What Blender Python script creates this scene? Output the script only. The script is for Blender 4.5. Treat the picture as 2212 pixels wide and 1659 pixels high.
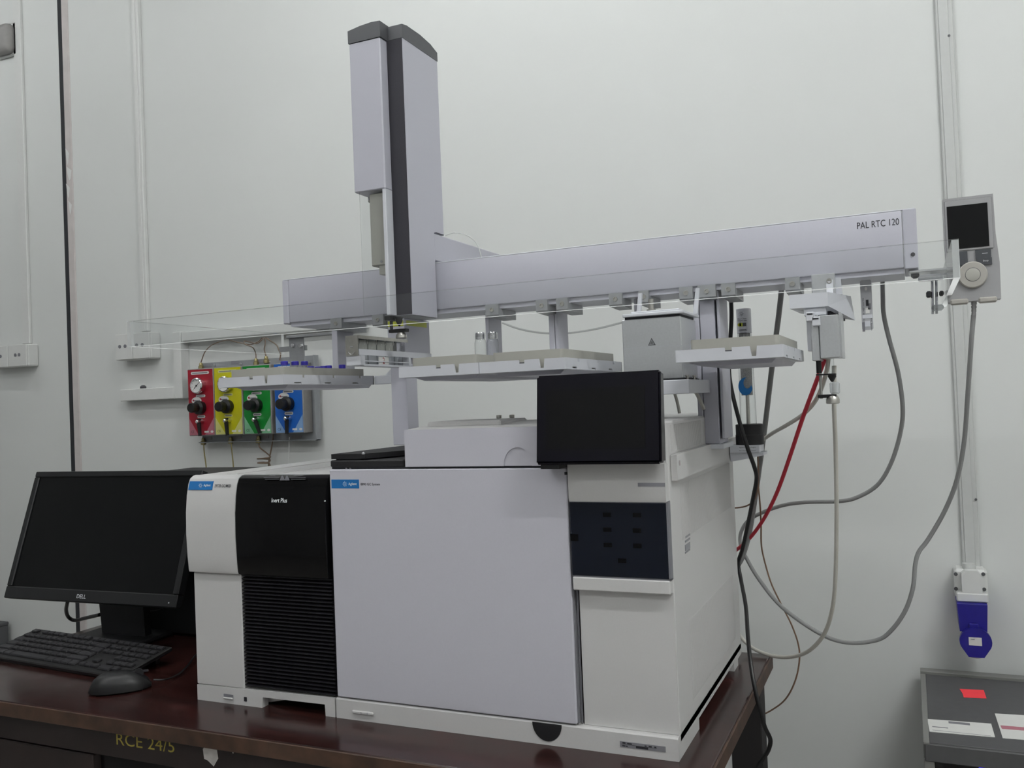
import bpy, bmesh, math, random
from mathutils import Vector, Matrix
random.seed(7)
for o in list(bpy.data.objects):
    bpy.data.objects.remove(o)
sc = bpy.context.scene
COL = sc.collection
R = math.radians

# ------------------------------------------------------------------ camera
CAM = Vector((0.8992, -1.2436, 0.5172))
YAW, PITCH, ROLL, FPX = R(24.0073), R(1.1214), R(-2.2989), 1923.05
fw = Vector((-math.sin(YAW)*math.cos(PITCH), math.cos(YAW)*math.cos(PITCH), math.sin(PITCH)))
r0 = Vector((math.cos(YAW), math.sin(YAW), 0)); u0 = r0.cross(fw)
rt = r0*math.cos(ROLL) + u0*math.sin(ROLL); up = -r0*math.sin(ROLL) + u0*math.cos(ROLL)
cd = bpy.data.cameras.new('camera'); cam = bpy.data.objects.new('camera', cd); COL.objects.link(cam)
cd.sensor_fit = 'HORIZONTAL'; cd.sensor_width = 36; cd.lens = FPX/2212*36; cd.clip_start = .02
m = Matrix((rt, up, -fw)).transposed().to_4x4(); m.translation = CAM
cam.matrix_world = m
sc.camera = cam

# ------------------------------------------------------------------ world, exposure
w = bpy.data.worlds.new('world'); sc.world = w; w.use_nodes = True
w.node_tree.nodes['Background'].inputs[0].default_value = (.8, .9, 1, 1)
w.node_tree.nodes['Background'].inputs[1].default_value = .05
vs = sc.view_settings
vs.view_transform = 'Standard'; vs.look = 'None'; vs.exposure = 0.0; vs.gamma = 1; vs.use_curve_mapping = False

# ceiling tubes: (x, y, strength); the fixtures are built further down
TUBES = [(-2.35, .10, 21), (-.6, -.95, 46), (2.1, -.95, 170), (-.05, .05, 40), (-.6, -2.5, 64), (1.9, -2.7, 48)]
CEIL = 2.42
FLOOR = -.76
YW = 1.10

def at(px, py, ax, v):
    """pixel of the photograph + a known plane -> point of the place"""
    d = fw + rt*((px-1106)/FPX) + up*((829.5-py)/FPX)
    i = 'xyz'.index(ax)
    return CAM + d*((v-CAM[i])/d[i])

# ------------------------------------------------------------------ materials
def s2l(c):
    return tuple(((v/255)/12.92 if v/255 <= .04045 else ((v/255+.055)/1.055)**2.4) for v in c)
def mat(name, rgb, rough=.5, metal=0, noise=.03, nscale=60, bump=0, bscale=300, spec=.5, emit=0, alpha=1, coat=0):
    M = bpy.data.materials.new(name); M.use_nodes = True
    nt = M.node_tree; b = nt.nodes['Principled BSDF']
    c = s2l(rgb)
    b.inputs['Roughness'].default_value = rough; b.inputs['Metallic'].default_value = metal
    b.inputs['Specular IOR Level'].default_value = spec
    b.inputs['Coat Weight'].default_value = coat
    tc = nt.nodes.new('ShaderNodeTexCoord')
    if noise:
        n = nt.nodes.new('ShaderNodeTexNoise'); n.inputs['Scale'].default_value = nscale; n.inputs['Detail'].default_value = 4
        rp = nt.nodes.new('ShaderNodeValToRGB')
        rp.color_ramp.elements[0].position = .3; rp.color_ramp.elements[1].position = .7
        rp.color_ramp.elements[0].color = (*[max(0, v*(1-noise)) for v in c], 1)
        rp.color_ramp.elements[1].color = (*[min(1, v*(1+noise)) for v in c], 1)
        nt.links.new(tc.outputs['Object'], n.inputs['Vector']); nt.links.new(n.outputs['Fac'], rp.inputs['Fac'])
        nt.links.new(rp.outputs['Color'], b.inputs['Base Color'])
    else:
        b.inputs['Base Color'].default_value = (*c, 1)
    if bump:
        n2 = nt.nodes.new('ShaderNodeTexNoise'); n2.inputs['Scale'].default_value = bscale
        bp = nt.nodes.new('ShaderNodeBump'); bp.inputs['Strength'].default_value = bump; bp.inputs['Distance'].default_value = .001
        nt.links.new(tc.outputs['Object'], n2.inputs['Vector']); nt.links.new(n2.outputs['Fac'], bp.inputs['Height'])
        nt.links.new(bp.outputs['Normal'], b.inputs['Normal'])
    if emit:
        b.inputs['Emission Color'].default_value = (*c, 1); b.inputs['Emission Strength'].default_value = emit
    return M
def clear(name, tint=(.97, .98, .98), body=0.0, bodycol=(.8, .82, .82), rough=.03, pipe=0):
    M = bpy.data.materials.new(name); M.use_nodes = True; nt = M.node_tree; nt.nodes.clear()
    out = nt.nodes.new('ShaderNodeOutputMaterial'); tr = nt.nodes.new('ShaderNodeBsdfTransparent'); gl = nt.nodes.new('ShaderNodeBsdfGlossy')
    lw = nt.nodes.new('ShaderNodeLayerWeight'); lw.inputs[0].default_value = .5
    pw = nt.nodes.new('ShaderNodeMath'); pw.operation = 'POWER'; pw.inputs[1].default_value = 5; nt.links.new(lw.outputs['Facing'], pw.inputs[0])
    fr = nt.nodes.new('ShaderNodeMath'); fr.operation = 'MULTIPLY_ADD'; fr.inputs[1].default_value = .5; fr.inputs[2].default_value = .05; nt.links.new(pw.outputs[0], fr.inputs[0])
    tr.inputs[0].default_value = (*tint, 1); gl.inputs['Roughness'].default_value = rough
    mx = nt.nodes.new('ShaderNodeMixShader'); nt.links.new(fr.outputs[0], mx.inputs[0]); nt.links.new(tr.outputs[0], mx.inputs[1]); nt.links.new(gl.outputs[0], mx.inputs[2])
    last = mx
    if body:
        df = nt.nodes.new('ShaderNodeBsdfDiffuse'); df.inputs[0].default_value = (*bodycol, 1)
        m2 = nt.nodes.new('ShaderNodeMixShader'); m2.inputs[0].default_value = body
        bd_ = df
        if pipe:  # cut edges pass on the light that travels inside the sheet
            tl_ = nt.nodes.new('ShaderNodeBsdfTranslucent'); tl_.inputs[0].default_value = (*bodycol, 1)
            bd_ = nt.nodes.new('ShaderNodeMixShader'); bd_.inputs[0].default_value = pipe
            nt.links.new(df.outputs[0], bd_.inputs[1]); nt.links.new(tl_.outputs[0], bd_.inputs[2])
        nt.links.new(mx.outputs[0], m2.inputs[1]); nt.links.new(bd_.outputs[0], m2.inputs[2]); last = m2
    nt.links.new(last.outputs[0], out.inputs[0])
    return M
M = {}
def wall_material():
    W = mat('wall_paint', (214, 216, 214), .75, noise=.018, nscale=1.6, bump=.12, bscale=90)
    return W
M['wall'] = wall_material()
M['ceil'] = mat('ceiling_paint', (222, 222, 222), .9)
M['floor'] = mat('floor_tiles', (150, 146, 142), .5, noise=.1, nscale=9)
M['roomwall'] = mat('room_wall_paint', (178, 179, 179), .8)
M['trimbeige'] = mat('beige_joint_filler', (196, 190, 188), .7, noise=.06, nscale=20)
M['gapdark'] = mat('dark_joint_rubber', (38, 40, 44), .7)
M['pvc'] = mat('white_trunking_plastic', (214, 215, 213), .45, noise=.015)
M['pvcgrey'] = mat('greyed_trunking_plastic', (192, 194, 192), .55, noise=.02)
M['gc'] = mat('instrument_lavender_white', (198, 197, 206), .42, noise=.012, nscale=400, bump=.05, bscale=1500)
M['gcw'] = mat('instrument_warm_white', (203, 202, 201), .45, noise=.012, nscale=400, bump=.05, bscale=1500)
M['pal'] = mat('powder_coated_lilac_grey', (184, 184, 194), .42, noise=.012, nscale=500, bump=.05, bscale=1800)
M['palw'] = mat('cream_white_plastic', (206, 208, 214), .4, noise=.01)
M['beige'] = mat('beige_rack_plastic', (166, 165, 157), .5, noise=.02)
M['alu'] = mat('anodised_aluminium', (206, 208, 210), .3, .8, noise=.03, nscale=300)
M['alud'] = mat('cast_aluminium_clamp', (154, 156, 158), .45, .5, noise=.05, nscale=200)
M['steel'] = mat('brushed_steel', (186, 184, 178), .3, .9, noise=.05, nscale=150)
M['chrome'] = mat('chrome', (225, 226, 228), .12, 1, noise=0)
M['black'] = mat('black_plastic', (15, 15, 17), .42, noise=.06)
M['blackm'] = mat('black_matt_plastic', (20, 20, 23), .6, noise=.08)
M['strip'] = mat('dark_ribbed_belt', (44, 43, 50), .7, noise=.1, nscale=400)
M['capgrey'] = mat('dark_grey_cap_plastic', (78, 79, 82), .5, noise=.03)
M['gloss'] = mat('black_gloss_panel', (8, 8, 9), .08, noise=0, spec=.3)
M['dispglass'] = mat('black_display_glass', (11, 10, 19), .14, noise=0, spec=.22)
M['dispact'] = mat('switched_off_screen', (11, 11, 12), .25, noise=0, spec=.2)
M['blueglass'] = mat('dark_blue_tinted_glass', (19, 23, 33), .1, noise=.03, nscale=20, spec=.25)
M['keydark'] = mat('dark_indicator_window', (6, 6, 8), .2, noise=0, spec=.2)
M['grille'] = mat('black_grille_plastic', (30, 29, 34), .5, noise=.05, spec=.35)
M['blue'] = mat('blue_label_print', (20, 106, 172), .45, noise=.01)
M['whiteink'] = mat('white_ink', (225, 228, 230), .6, noise=0)
M['ink'] = mat('dark_ink', (40, 40, 46), .6, noise=0)
M['greyink'] = mat('grey_ink', (120, 120, 126), .6, noise=0)
M['silverlabel'] = mat('silver_foil_label', (140, 140, 146), .4, .2, noise=.05)
M['paper'] = mat('white_paper', (215, 215, 212), .7, noise=.02)
M['screen'] = mat('monitor_panel', (11, 12, 13), .3, noise=.05, nscale=10, spec=.2)
M['bezel'] = mat('monitor_bezel', (18, 19, 21), .45, noise=.05)
M['key'] = mat('keycap_plastic', (32, 31, 35), .5, noise=.1)
M['kbody'] = mat('keyboard_plastic', (14, 13, 15), .5, noise=.06)
M['red'] = mat('red_panel_print', (150, 18, 38), .4, noise=.03)
M['yellow'] = mat('yellow_panel_print', (190, 186, 20), .4, noise=.03)
M['green'] = mat('green_panel_print', (10, 128, 44), .4, noise=.03)
M['bluep'] = mat('blue_panel_print', (24, 92, 178), .4, noise=.03)
M['redl'] = mat('pale_red_print', (176, 108, 122), .45, noise=.02)
M['yellowl'] = mat('pale_yellow_print', (206, 206, 126), .45, noise=.02)
M['greenl'] = mat('pale_green_print', (124, 180, 142), .45, noise=.02)
M['bluel'] = mat('pale_blue_print', (128, 164, 206), .45, noise=.02)
M['boardgrey'] = mat('grey_metal_board', (150, 153, 156), .45, .2, noise=.04)
M['casegrey'] = mat('grey_panel_case', (142, 140, 138), .5, noise=.04)
M['brass'] = mat('brass', (150, 140, 98), .35, .6, noise=.08)
M['copper'] = mat('copper_tube', (124, 106, 90), .4, .3, noise=.1)
M['greycable'] = mat('grey_cable_sheath', (142, 143, 143), .55, noise=.03)
M['dgreycable'] = mat('dark_grey_cable_sheath', (122, 123, 123), .55, noise=.03)
M['beigecable'] = mat('beige_grey_tube', (200, 198, 190), .45, noise=.03)
M['redcable'] = mat('red_cable_sheath', (190, 44, 62), .5, noise=.03)
M['browncable'] = mat('brown_thin_tube', (122, 96, 78), .5, noise=.05)
M['handset'] = mat('grey_handset_plastic', (152, 152, 153), .5, noise=.02)
M['handsetd'] = mat('dark_grey_button', (62, 65, 69), .5, noise=.02)
M['wheel'] = mat('warm_grey_wheel', (166, 163, 156), .45, noise=.02)
M['navy'] = mat('deep_blue_plastic', (28, 22, 128), .35, noise=.04)
M['vialcap'] = mat('blue_vial_cap', (42, 34, 140), .4, noise=.03)
M['upsgrey'] = mat('graphite_cabinet_paint', (76, 76, 77), .6, noise=.05)
M['upsedge'] = mat('grey_cabinet_edge', (122, 122, 119), .5, noise=.03)
M['redsticker'] = mat('fluorescent_red_sticker', (250, 62, 72), .6, noise=.04)
M['limeprint'] = mat('lime_label', (186, 192, 58), .4, noise=.05)
M['led'] = mat('blue_led', (60, 60, 255), .4, noise=0, emit=2)
M['tube'] = mat('fluorescent_tube', (240, 247, 255), .5, noise=0)
M['acr'] = clear('clear_acrylic', (.985, .99, .99))
M['acredge'] = clear('acrylic_cut_edge', body=.9, bodycol=(.97, .98, .98), pipe=.7)
M['acredged'] = clear('acrylic_top_edge', body=.22, bodycol=(.42, .44, .44))  # darker grey paints in the dark line that refraction leaves along the top
M['glass'] = clear('vial_glass', (.97, .98, .98))
def darker_rim(mt):
    # real glass walls absorb and bend more light where they are seen edge-on
    nt = mt.node_tree; tr = next(n for n in nt.nodes if n.type == 'BSDF_TRANSPARENT'); lw = next(n for n in nt.nodes if n.type == 'LAYER_WEIGHT')
    pw = nt.nodes.new('ShaderNodeMath'); pw.operation = 'POWER'; pw.inputs[1].default_value = 3; nt.links.new(lw.outputs['Facing'], pw.inputs[0])
    mx = nt.nodes.new('ShaderNodeMixRGB'); mx.inputs[1].default_value = (.97, .98, .98, 1); mx.inputs[2].default_value = (.35, .36, .37, 1)
    nt.links.new(pw.outputs[0], mx.inputs[0]); nt.links.new(mx.outputs[0], tr.inputs[0])
darker_rim(M['glass'])
M['clearhose'] = clear('translucent_white_hose', (.95, .96, .96), body=.45, bodycol=(.86, .87, .85))
M['frost'] = clear('frosted_glass_wall', (.85, .87, .88), body=.35, bodycol=(.72, .74, .75), rough=.2)

def wood_material():
    W = bpy.data.materials.new('dark_varnished_wood'); W.use_nodes = True; nt = W.node_tree; b = nt.nodes['Principled BSDF']
    tc = nt.nodes.new('ShaderNodeTexCoord'); mp = nt.nodes.new('ShaderNodeMapping'); mp.inputs['Scale'].default_value = (2.2, 26, 26)
    n = nt.nodes.new('ShaderNodeTexNoise'); n.inputs['Scale'].default_value = 3; n.inputs['Detail'].default_value = 7; n.inputs['Distortion'].default_value = .6
    rp = nt.nodes.new('ShaderNodeValToRGB'); e = rp.color_ramp.elements
    e[0].position = .3; e[0].color = (*s2l((30, 15, 14)), 1); e[1].position = .75; e[1].color = (*s2l((58, 29, 26)), 1)
    n2 = nt.nodes.new('ShaderNodeTexNoise'); n2.inputs['Scale'].default_value = 14; n2.inputs['Detail'].default_value = 5
    r2 = nt.nodes.new('ShaderNodeValToRGB'); r2.color_ramp.elements[0].position = .62; r2.color_ramp.elements[1].position = .74
    r2.color_ramp.elements[0].color = (0, 0, 0, 1); r2.color_ramp.elements[1].color = (.35, .35, .35, 1)
    mx = nt.nodes.new('ShaderNodeMixRGB'); mx.inputs[2].default_value = (*s2l((84, 40, 38)), 1)
    L = nt.links.new
    L(tc.outputs['Object'], mp.inputs[0]); L(mp.outputs[0], n.inputs['Vector']); L(n.outputs['Fac'], rp.inputs[0])
    L(tc.outputs['Object'], n2.inputs['Vector']); L(n2.outputs['Fac'], r2.inputs[0])
    L(rp.outputs[0], mx.inputs[1]); L(r2.outputs[0], mx.inputs[0]); L(mx.outputs[0], b.inputs['Base Color'])
    rr = nt.nodes.new('ShaderNodeMapRange'); rr.inputs[3].default_value = .12; rr.inputs[4].default_value = .32
    L(n2.outputs['Fac'], rr.inputs[0]); L(rr.outputs[0], b.inputs['Roughness'])
    b.inputs['Specular IOR Level'].default_value = .5
    return W
M['wood'] = wood_material()
M['woodedge'] = mat('worn_wood_edge', (66, 46, 34), .5, noise=.45, nscale=25)
M['woodfront'] = mat('dark_stained_wood_front', (34, 24, 22), .5, noise=.2, nscale=18)
M['woodblack'] = mat('black_stained_leg', (20, 17, 18), .6, noise=.15, nscale=20)
M['yellowpaint'] = mat('yellow_brush_paint', (160, 146, 62), .7, noise=.15, nscale=200)
M['whitepaint'] = mat('white_paint_splash', (196, 192, 188), .7, noise=.1, nscale=90)

# ------------------------------------------------------------------ mesh helpers
def B(): return bmesh.new()
def box(bm, x0, x1, y0, y1, z0, z1, bev=0, seg=1, only=None):
    ret = bmesh.ops.create_cube(bm, size=1)
    vs_ = ret['verts']
    cx, cy, cz = (x0+x1)/2, (y0+y1)/2, (z0+z1)/2
    for v in vs_:
        v.co = Vector((cx+v.co.x*(x1-x0), cy+v.co.y*(y1-y0), cz+v.co.z*(z1-z0)))
    if bev:
        es = {e for v in vs_ for e in v.link_edges}
        if only:
            k = 'xyz'.index(only)
            es = {e for e in es if abs((e.verts[0].co-e.verts[1].co).normalized()[k]) > .9}
        bmesh.ops.bevel(bm, geom=list(es), offset=bev, segments=seg, profile=.5, affect='EDGES')
    return bm
def prism(bm, pts, axis, a, b):
    def P(u, v, t):
        return {'x': (t, u, v), 'y': (u, t, v), 'z': (u, v, t)}[axis]
    A = [bm.verts.new(P(u, v, a)) for u, v in pts]; C = [bm.verts.new(P(u, v, b)) for u, v in pts]
    n = len(pts)
    bm.faces.new(A); bm.faces.new(C[::-1])
    for i in range(n):
        bm.faces.new((A[i], C[i], C[(i+1) % n], A[(i+1) % n]))
    return bm
def basis(d):
    d = d.normalized(); h = Vector((0, 0, 1)) if abs(d.z) < .9 else Vector((1, 0, 0))
    a = d.cross(h).normalized(); return a, d.cross(a).normalized()
def cyl(bm, p0, p1, r, r1=None, seg=16):
    p0, p1 = Vector(p0), Vector(p1); r1 = r if r1 is None else r1
    a, b = basis(p1-p0)
    A = []; C = []
    for i in range(seg):
        t = 2*math.pi*i/seg; d = a*math.cos(t)+b*math.sin(t)
        A.append(bm.verts.new(p0+d*r)); C.append(bm.verts.new(p1+d*r1))
    bm.faces.new(A[::-1]); bm.faces.new(C)
    for i in range(seg):
        bm.faces.new((A[i], A[(i+1) % seg], C[(i+1) % seg], C[i]))
    return bm
def lathe(bm, prof, p, d=(0, 0, 1), seg=20):
    """prof: (radius, distance along d)"""
    p = Vector(p); d = Vector(d).normalized(); a, b = basis(d); rings = []
    for r, t in prof:
        c = p+d*t
        rings.append([bm.verts.new(c+(a*math.cos(2*math.pi*i/seg)+b*math.sin(2*math.pi*i/seg))*max(r, 1e-5)) for i in range(seg)])
    for A, C in zip(rings, rings[1:]):
        for i in range(seg):
            bm.faces.new((A[i], A[(i+1) % seg], C[(i+1) % seg], C[i]))
    bm.faces.new(rings[0][::-1]); bm.faces.new(rings[-1])
    return bm
def smooth_path(pts, n=6):
    pts = [Vector(p) for p in pts]
    if len(pts) < 3: return pts
    Q = [pts[0]*2-pts[1]]+pts+[pts[-1]*2-pts[-2]]; out = []
    for i in range(1, len(Q)-2):
        a, b, c, d = Q[i-1:i+3]
        for k in range(n):
            t = k/n
            out.append(.5*((2*b)+(c-a)*t+(2*a-5*b+4*c-d)*t*t+(3*b-a-3*c+d)*t**3))
    out.append(pts[-1]); return out
def tube(bm, pts, r, seg=8, n=6, smooth=True):
    P = smooth_path(pts, n) if smooth else [Vector(p) for p in pts]
    prev = None; rings = []
    for i, p in enumerate(P):
        d = (P[min(i+1, len(P)-1)]-P[max(i-1, 0)]).normalized()
        if prev is None: a, _ = basis(d)
        else:
            a = (prev-d*prev.dot(d)).normalized()
        prev = a; b = d.cross(a)
        rings.append([bm.verts.new(p+(a*math.cos(2*math.pi*k/seg)+b*math.sin(2*math.pi*k/seg))*r) for k in range(seg)])
    for A, C in zip(rings, rings[1:]):
        for k in range(seg):
            bm.faces.new((A[k], A[(k+1) % seg], C[(k+1) % seg], C[k]))
    bm.faces.new(rings[0][::-1]); bm.faces.new(rings[-1])
    return bm
def ellipse(cx, cy, a, b, n=24, t0=0, t1=360):
    full = abs(t1-t0) >= 360
    return [(cx+a*math.cos(R(t0+(t1-t0)*i/(n if full else n-1))), cy+b*math.sin(R(t0+(t1-t0)*i/(n if full else n-1)))) for i in range(n)]

def wloc(o):
    v = Vector((0, 0, 0))
    while o is not None:
        v += o.location; o = o.parent
    return v
def finish(name, bm, mt, parent, shift):
    bmesh.ops.recalc_face_normals(bm, faces=bm.faces[:])
    me = bpy.data.meshes.new(name); bm.to_mesh(me); bm.free()
    if shift is not None: me.transform(Matrix.Translation(-shift))
    for x in (mt if isinstance(mt, (list, tuple)) else [mt]):
        me.materials.append(M[x] if isinstance(x, str) else x)
    for p in me.polygons: p.use_smooth = True
    me.set_sharp_from_angle(angle=R(33))
    o = bpy.data.objects.new(name, me); COL.objects.link(o); o.parent = parent
    return o
def part(name, bm, mt, parent, local=False, label=None, stuff=False):
    o = finish(name, bm, mt, parent, None if local else wloc(parent))
    if label: o['label'] = label
    if stuff: o['kind'] = 'stuff'
    return o
def tag(o, label, cat, group=None):
    o['label'] = label; o['category'] = cat
    if group: o['group'] = group
    return o
def thing(name, label, cat, loc=(0, 0, 0), rot=None, group=None):
    o = bpy.data.objects.new(name, None); COL.objects.link(o); o.location = loc
    o.empty_display_size = .02
    if rot: o.rotation_euler = rot
    return tag(o, label, cat, group)
def single(name, bm, mt, label, cat, group=None, origin=None):
    bm.verts.ensure_lookup_table()
    if origin is None:
        lo = Vector([min(v.co[i] for v in bm.verts) for i in range(3)]); hi = Vector([max(v.co[i] for v in bm.verts) for i in range(3)])
        origin = Vector(((lo.x+hi.x)/2, (lo.y+hi.y)/2, lo.z))
    origin = Vector(origin)
    o = finish(name, bm, mt, None, origin); o.location = origin
    return tag(o, label, cat, group)
def struct(name, bm, mt, parent=None):
    o = finish(name, bm, mt, parent, None if parent is None else wloc(parent))
    if parent is None: o['kind'] = 'structure'
    return o
def text(s, name, mt, parent, o, right, upv, w=None, h=None, local=False, depth=.0002, align='c', label=None, bold=0):
    cu = bpy.data.curves.new('t', 'FONT'); cu.body = s; cu.size = 1; cu.resolution_u = 3; cu.offset = bold
    ob = bpy.data.objects.new('t', cu); COL.objects.link(ob)
    me = bpy.data.meshes.new_from_object(ob); bpy.data.objects.remove(ob)
    xs = [v.co.x for v in me.vertices]; ys = [v.co.y for v in me.vertices]
    x0, x1, y0, y1 = min(xs), max(xs), min(ys), max(ys)
    sy = h/(y1-y0) if h else w/(x1-x0); sx = w/(x1-x0) if w else sy
    right = Vector(right).normalized(); upv = Vector(upv).normalized(); o = Vector(o); nrm = right.cross(upv)
    cx = {'c': (x0+x1)/2, 'l': x0, 'r': x1}[align]; cy = (y0+y1)/2
    sh = Vector((0, 0, 0)) if local else wloc(parent)
    for v in me.vertices:
        v.co = o+right*((v.co.x-cx)*sx)+upv*((v.co.y-cy)*sy)+nrm*depth-sh
    me.materials.append(M[mt]); me.name = name
    ob = bpy.data.objects.new(name, me); COL.objects.link(ob); ob.parent = parent
    if label: ob['label'] = label
    return ob
X, Y, Z = Vector((1, 0, 0)), Vector((0, 1, 0)), Vector((0, 0, 1))
def panel(bm, x0, x1, y0, y1, z0, z1):
    """clear slab: slot 0 = big faces, 1 = cut edges, 2 = top edge"""
    n0 = len(bm.faces); box(bm, x0, x1, y0, y1, z0, z1)
    bm.faces.ensure_lookup_table(); thin = min((x1-x0, 0), (y1-y0, 1), (z1-z0, 2))[1]
    for f in bm.faces[n0:]:
        f.normal_update(); k = max(range(3), key=lambda i: abs(f.normal[i]))
        f.material_index = 0 if k == thin else (2 if f.normal.z > .9 else 1)
    return bm

# ================================================================== THE ROOM
XL, XR, YB = -3.0, 2.7, -3.4
struct('floor', box(B(), XL, XR, YB, YW, FLOOR-.05, FLOOR), 'floor')
struct('ceiling', box(B(), XL, XR, YB, YW, CEIL, CEIL+.05), 'ceil')
gx0, gx1, gx2 = -1.9417, -1.9190, -1.885     # dark joint, then beige filler strip
bm = B(); box(bm, gx2, XR, YW, YW+.08, FLOOR, CEIL); struct('wall_back', bm, 'wall')
bm = B(); box(bm, XL, gx0, YW, YW+.08, FLOOR, CEIL); struct('wall_back_far_panel', bm, 'wall')
struct('trim_1', box(B(), gx0, gx1, YW+.0005, YW+.08, FLOOR, CEIL), 'gapdark')
struct('trim_2', box(B(), gx1, gx2, YW-.004, YW+.08, FLOOR, CEIL, .003), 'trimbeige')
tr2 = bpy.data.objects['trim_2']
for k, (py0, py1, u0, u1) in enumerate(((322, 358, .1, .6), (362, 392, .2, .9), (398, 430, .05, .55), (436, 466, .3, .8))):
    za, zb_ = at(142, py0, 'y', YW).z, at(142, py1, 'y', YW).z; xa, xb = gx1+(gx2-gx1)*u0, gx1+(gx2-gx1)*u1
    struct('peeled_paint', prism(B(), [(xa, za), ((xa+xb)/2, za-.008), (xb, (za+zb_)/2+.01), (xb-.006, zb_+.006), ((xa+xb)/2, zb_), (xa+.003, (za+zb_)/2)], 'y', YW-.0048, YW-.004), 'pvc', tr2)
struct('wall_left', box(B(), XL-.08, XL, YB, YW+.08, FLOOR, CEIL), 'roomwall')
struct('wall_right', box(B(), XR, XR+.08, YB, YW+.08, FLOOR, CEIL), 'wall')
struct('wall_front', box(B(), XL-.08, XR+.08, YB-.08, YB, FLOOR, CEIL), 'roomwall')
whereabouts = ['over the far wall panel', 'over the table front', 'over the right of the room', 'over the beam and its moving column', 'over the left of the room behind', 'over the right of the room behind']
for i, (x, y, st) in enumerate(TUBES):
    t = thing('ceiling_light', 'white batten fluorescent lamp on the ceiling '+whereabouts[i], 'lamp', (x, y, CEIL), group='ceiling batten lamps')
    part('lamp_body', box(B(), x-.62, x+.62, y-.035, y+.035, CEIL-.05, CEIL, .006), 'pvc', t)
    em = M['tube'].copy(); b_ = em.node_tree.nodes['Principled BSDF']
    b_.inputs['Emission Color'].default_value = (.985, 1, .995, 1); b_.inputs['Emission Strength'].default_value = st
    part('lamp_tube', cyl(B(), (x-.58, y, CEIL-.075), (x+.58, y, CEIL-.075), .019, seg=10), em, t)
    for s in (-1, 1):
        part('tube_holder', box(B(), x+s*.595-.015, x+s*.595+.015, y-.02, y+.02, CEIL-.096, CEIL-.05), 'pvc', t)

# ---- conduits, trunking, sockets on the wall
def conduit(x0, x1, z0, z1, d, label, mt='pvc', ridge=True):
    t = thing('cable_conduit', label, 'conduit', ((x0+x1)/2, YW, z0))
    part('conduit_body', box(B(), x0, x1, YW-d, YW, z0, z1, .002), mt, t)
    if ridge: part('conduit_lid', box(B(), x0+.006, x1-.010, YW-d-.0025, YW-d, z0, z1, .001), mt, t)
    return t
conduit(-1.5555, -1.5245, .815, CEIL, .016, 'narrow white cable conduit rising from the double socket box')
conduit(-2.170, -2.128, .81, CEIL, .012, 'faint white conduit above the socket box on the far wall panel', ridge=False)
ct = conduit(.9952, 1.0325, .088, CEIL, .011, 'greyish vertical cable conduit above the blue industrial socket', 'pvcgrey')
for px, py in ((2050, 77), (2108, 1079)):
    p = at(px, py, 'y', YW-.0138)
    part('conduit_screw', cyl(B(), p, p-Y*.001, .003, seg=8), 'capgrey', ct)
t = thing('cable_trunking', 'horizontal white trunking running above the coloured gas panels', 'trunking', (-1.1, YW, .764))
part('trunking_body', box(B(), -1.352, -.62, 1.062, YW, .764, .798, .002), 'pvc', t)
part('trunking_lid', box(B(), -1.345, -.62, 1.060, 1.062, .768, .794), 'pvc', t)
t = thing('cable_trunking', 'short vertical white trunking left of the red gas panel', 'trunking', (-1.37, YW, .572))
part('trunking_body', box(B(), -1.388, -1.3535, 1.060, YW, .572, .80, .002), 'pvc', t)
t = thing('cable_trunking', 'lower horizontal white trunking with an open stub end', 'trunking', (-1.52, YW, .571))
part('trunking_body', box(B(), -1.641, -1.389, 1.060, YW, .573, .614, .002), 'pvc', t)
part('cable_clip', lathe(B(), [(.010, 0), (.011, .006), (.006, .011), (.001, .012)], (-1.545, 1.075, .614)), 'capgrey', t)
def sockets(x0, x1, z0, z1, label, n, holes):
    t = thing('wall_socket', label, 'socket', ((x0+x1)/2, YW, z0))
    part('back_box', box(B(), x0, x1, 1.055, YW, z0, z1, .004), 'pvc', t)
    wd = (x1-x0)/n
    for i in range(n):
        f = part('face_plate', box(B(), x0+i*wd+.001, x0+(i+1)*wd-.001, 1.048, 1.055, z0+.001, z1-.001, .002), 'pvc', t)
        for hx in holes:
            cx = x0+(i+hx)*wd
            part('socket_shutter', cyl(B(), (cx, 1.0485, (z0+z1)/2+.002), (cx, 1.0465, (z0+z1)/2+.002), .0065, seg=10), 'greyink', f)
    return t
sockets(-1.643, -1.482, .716, .8085, 'double white wall socket box above the lower trunking', 2, (.28, .6))
sockets(-2.30, -2.095, .722, .8055, 'white wall socket box on the far wall panel', 2, (.42, .62))
t = thing('wall_fitting', 'grey rounded fitting high on the far wall panel', 'fitting', (-2.28, YW, 1.82))
p = at(2, 82, 'y', 1.06)
part('fitting_body', box(B(), p.x-.055, p.x+.040, 1.055, YW, p.z-.056, p.z+.058, .022, 3), 'casegrey', t)
part('fitting_plate', box(B(), p.x-.06, p.x+.046, 1.088, YW, p.z-.062, p.z+.064, .004), 'pvcgrey', t)

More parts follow.
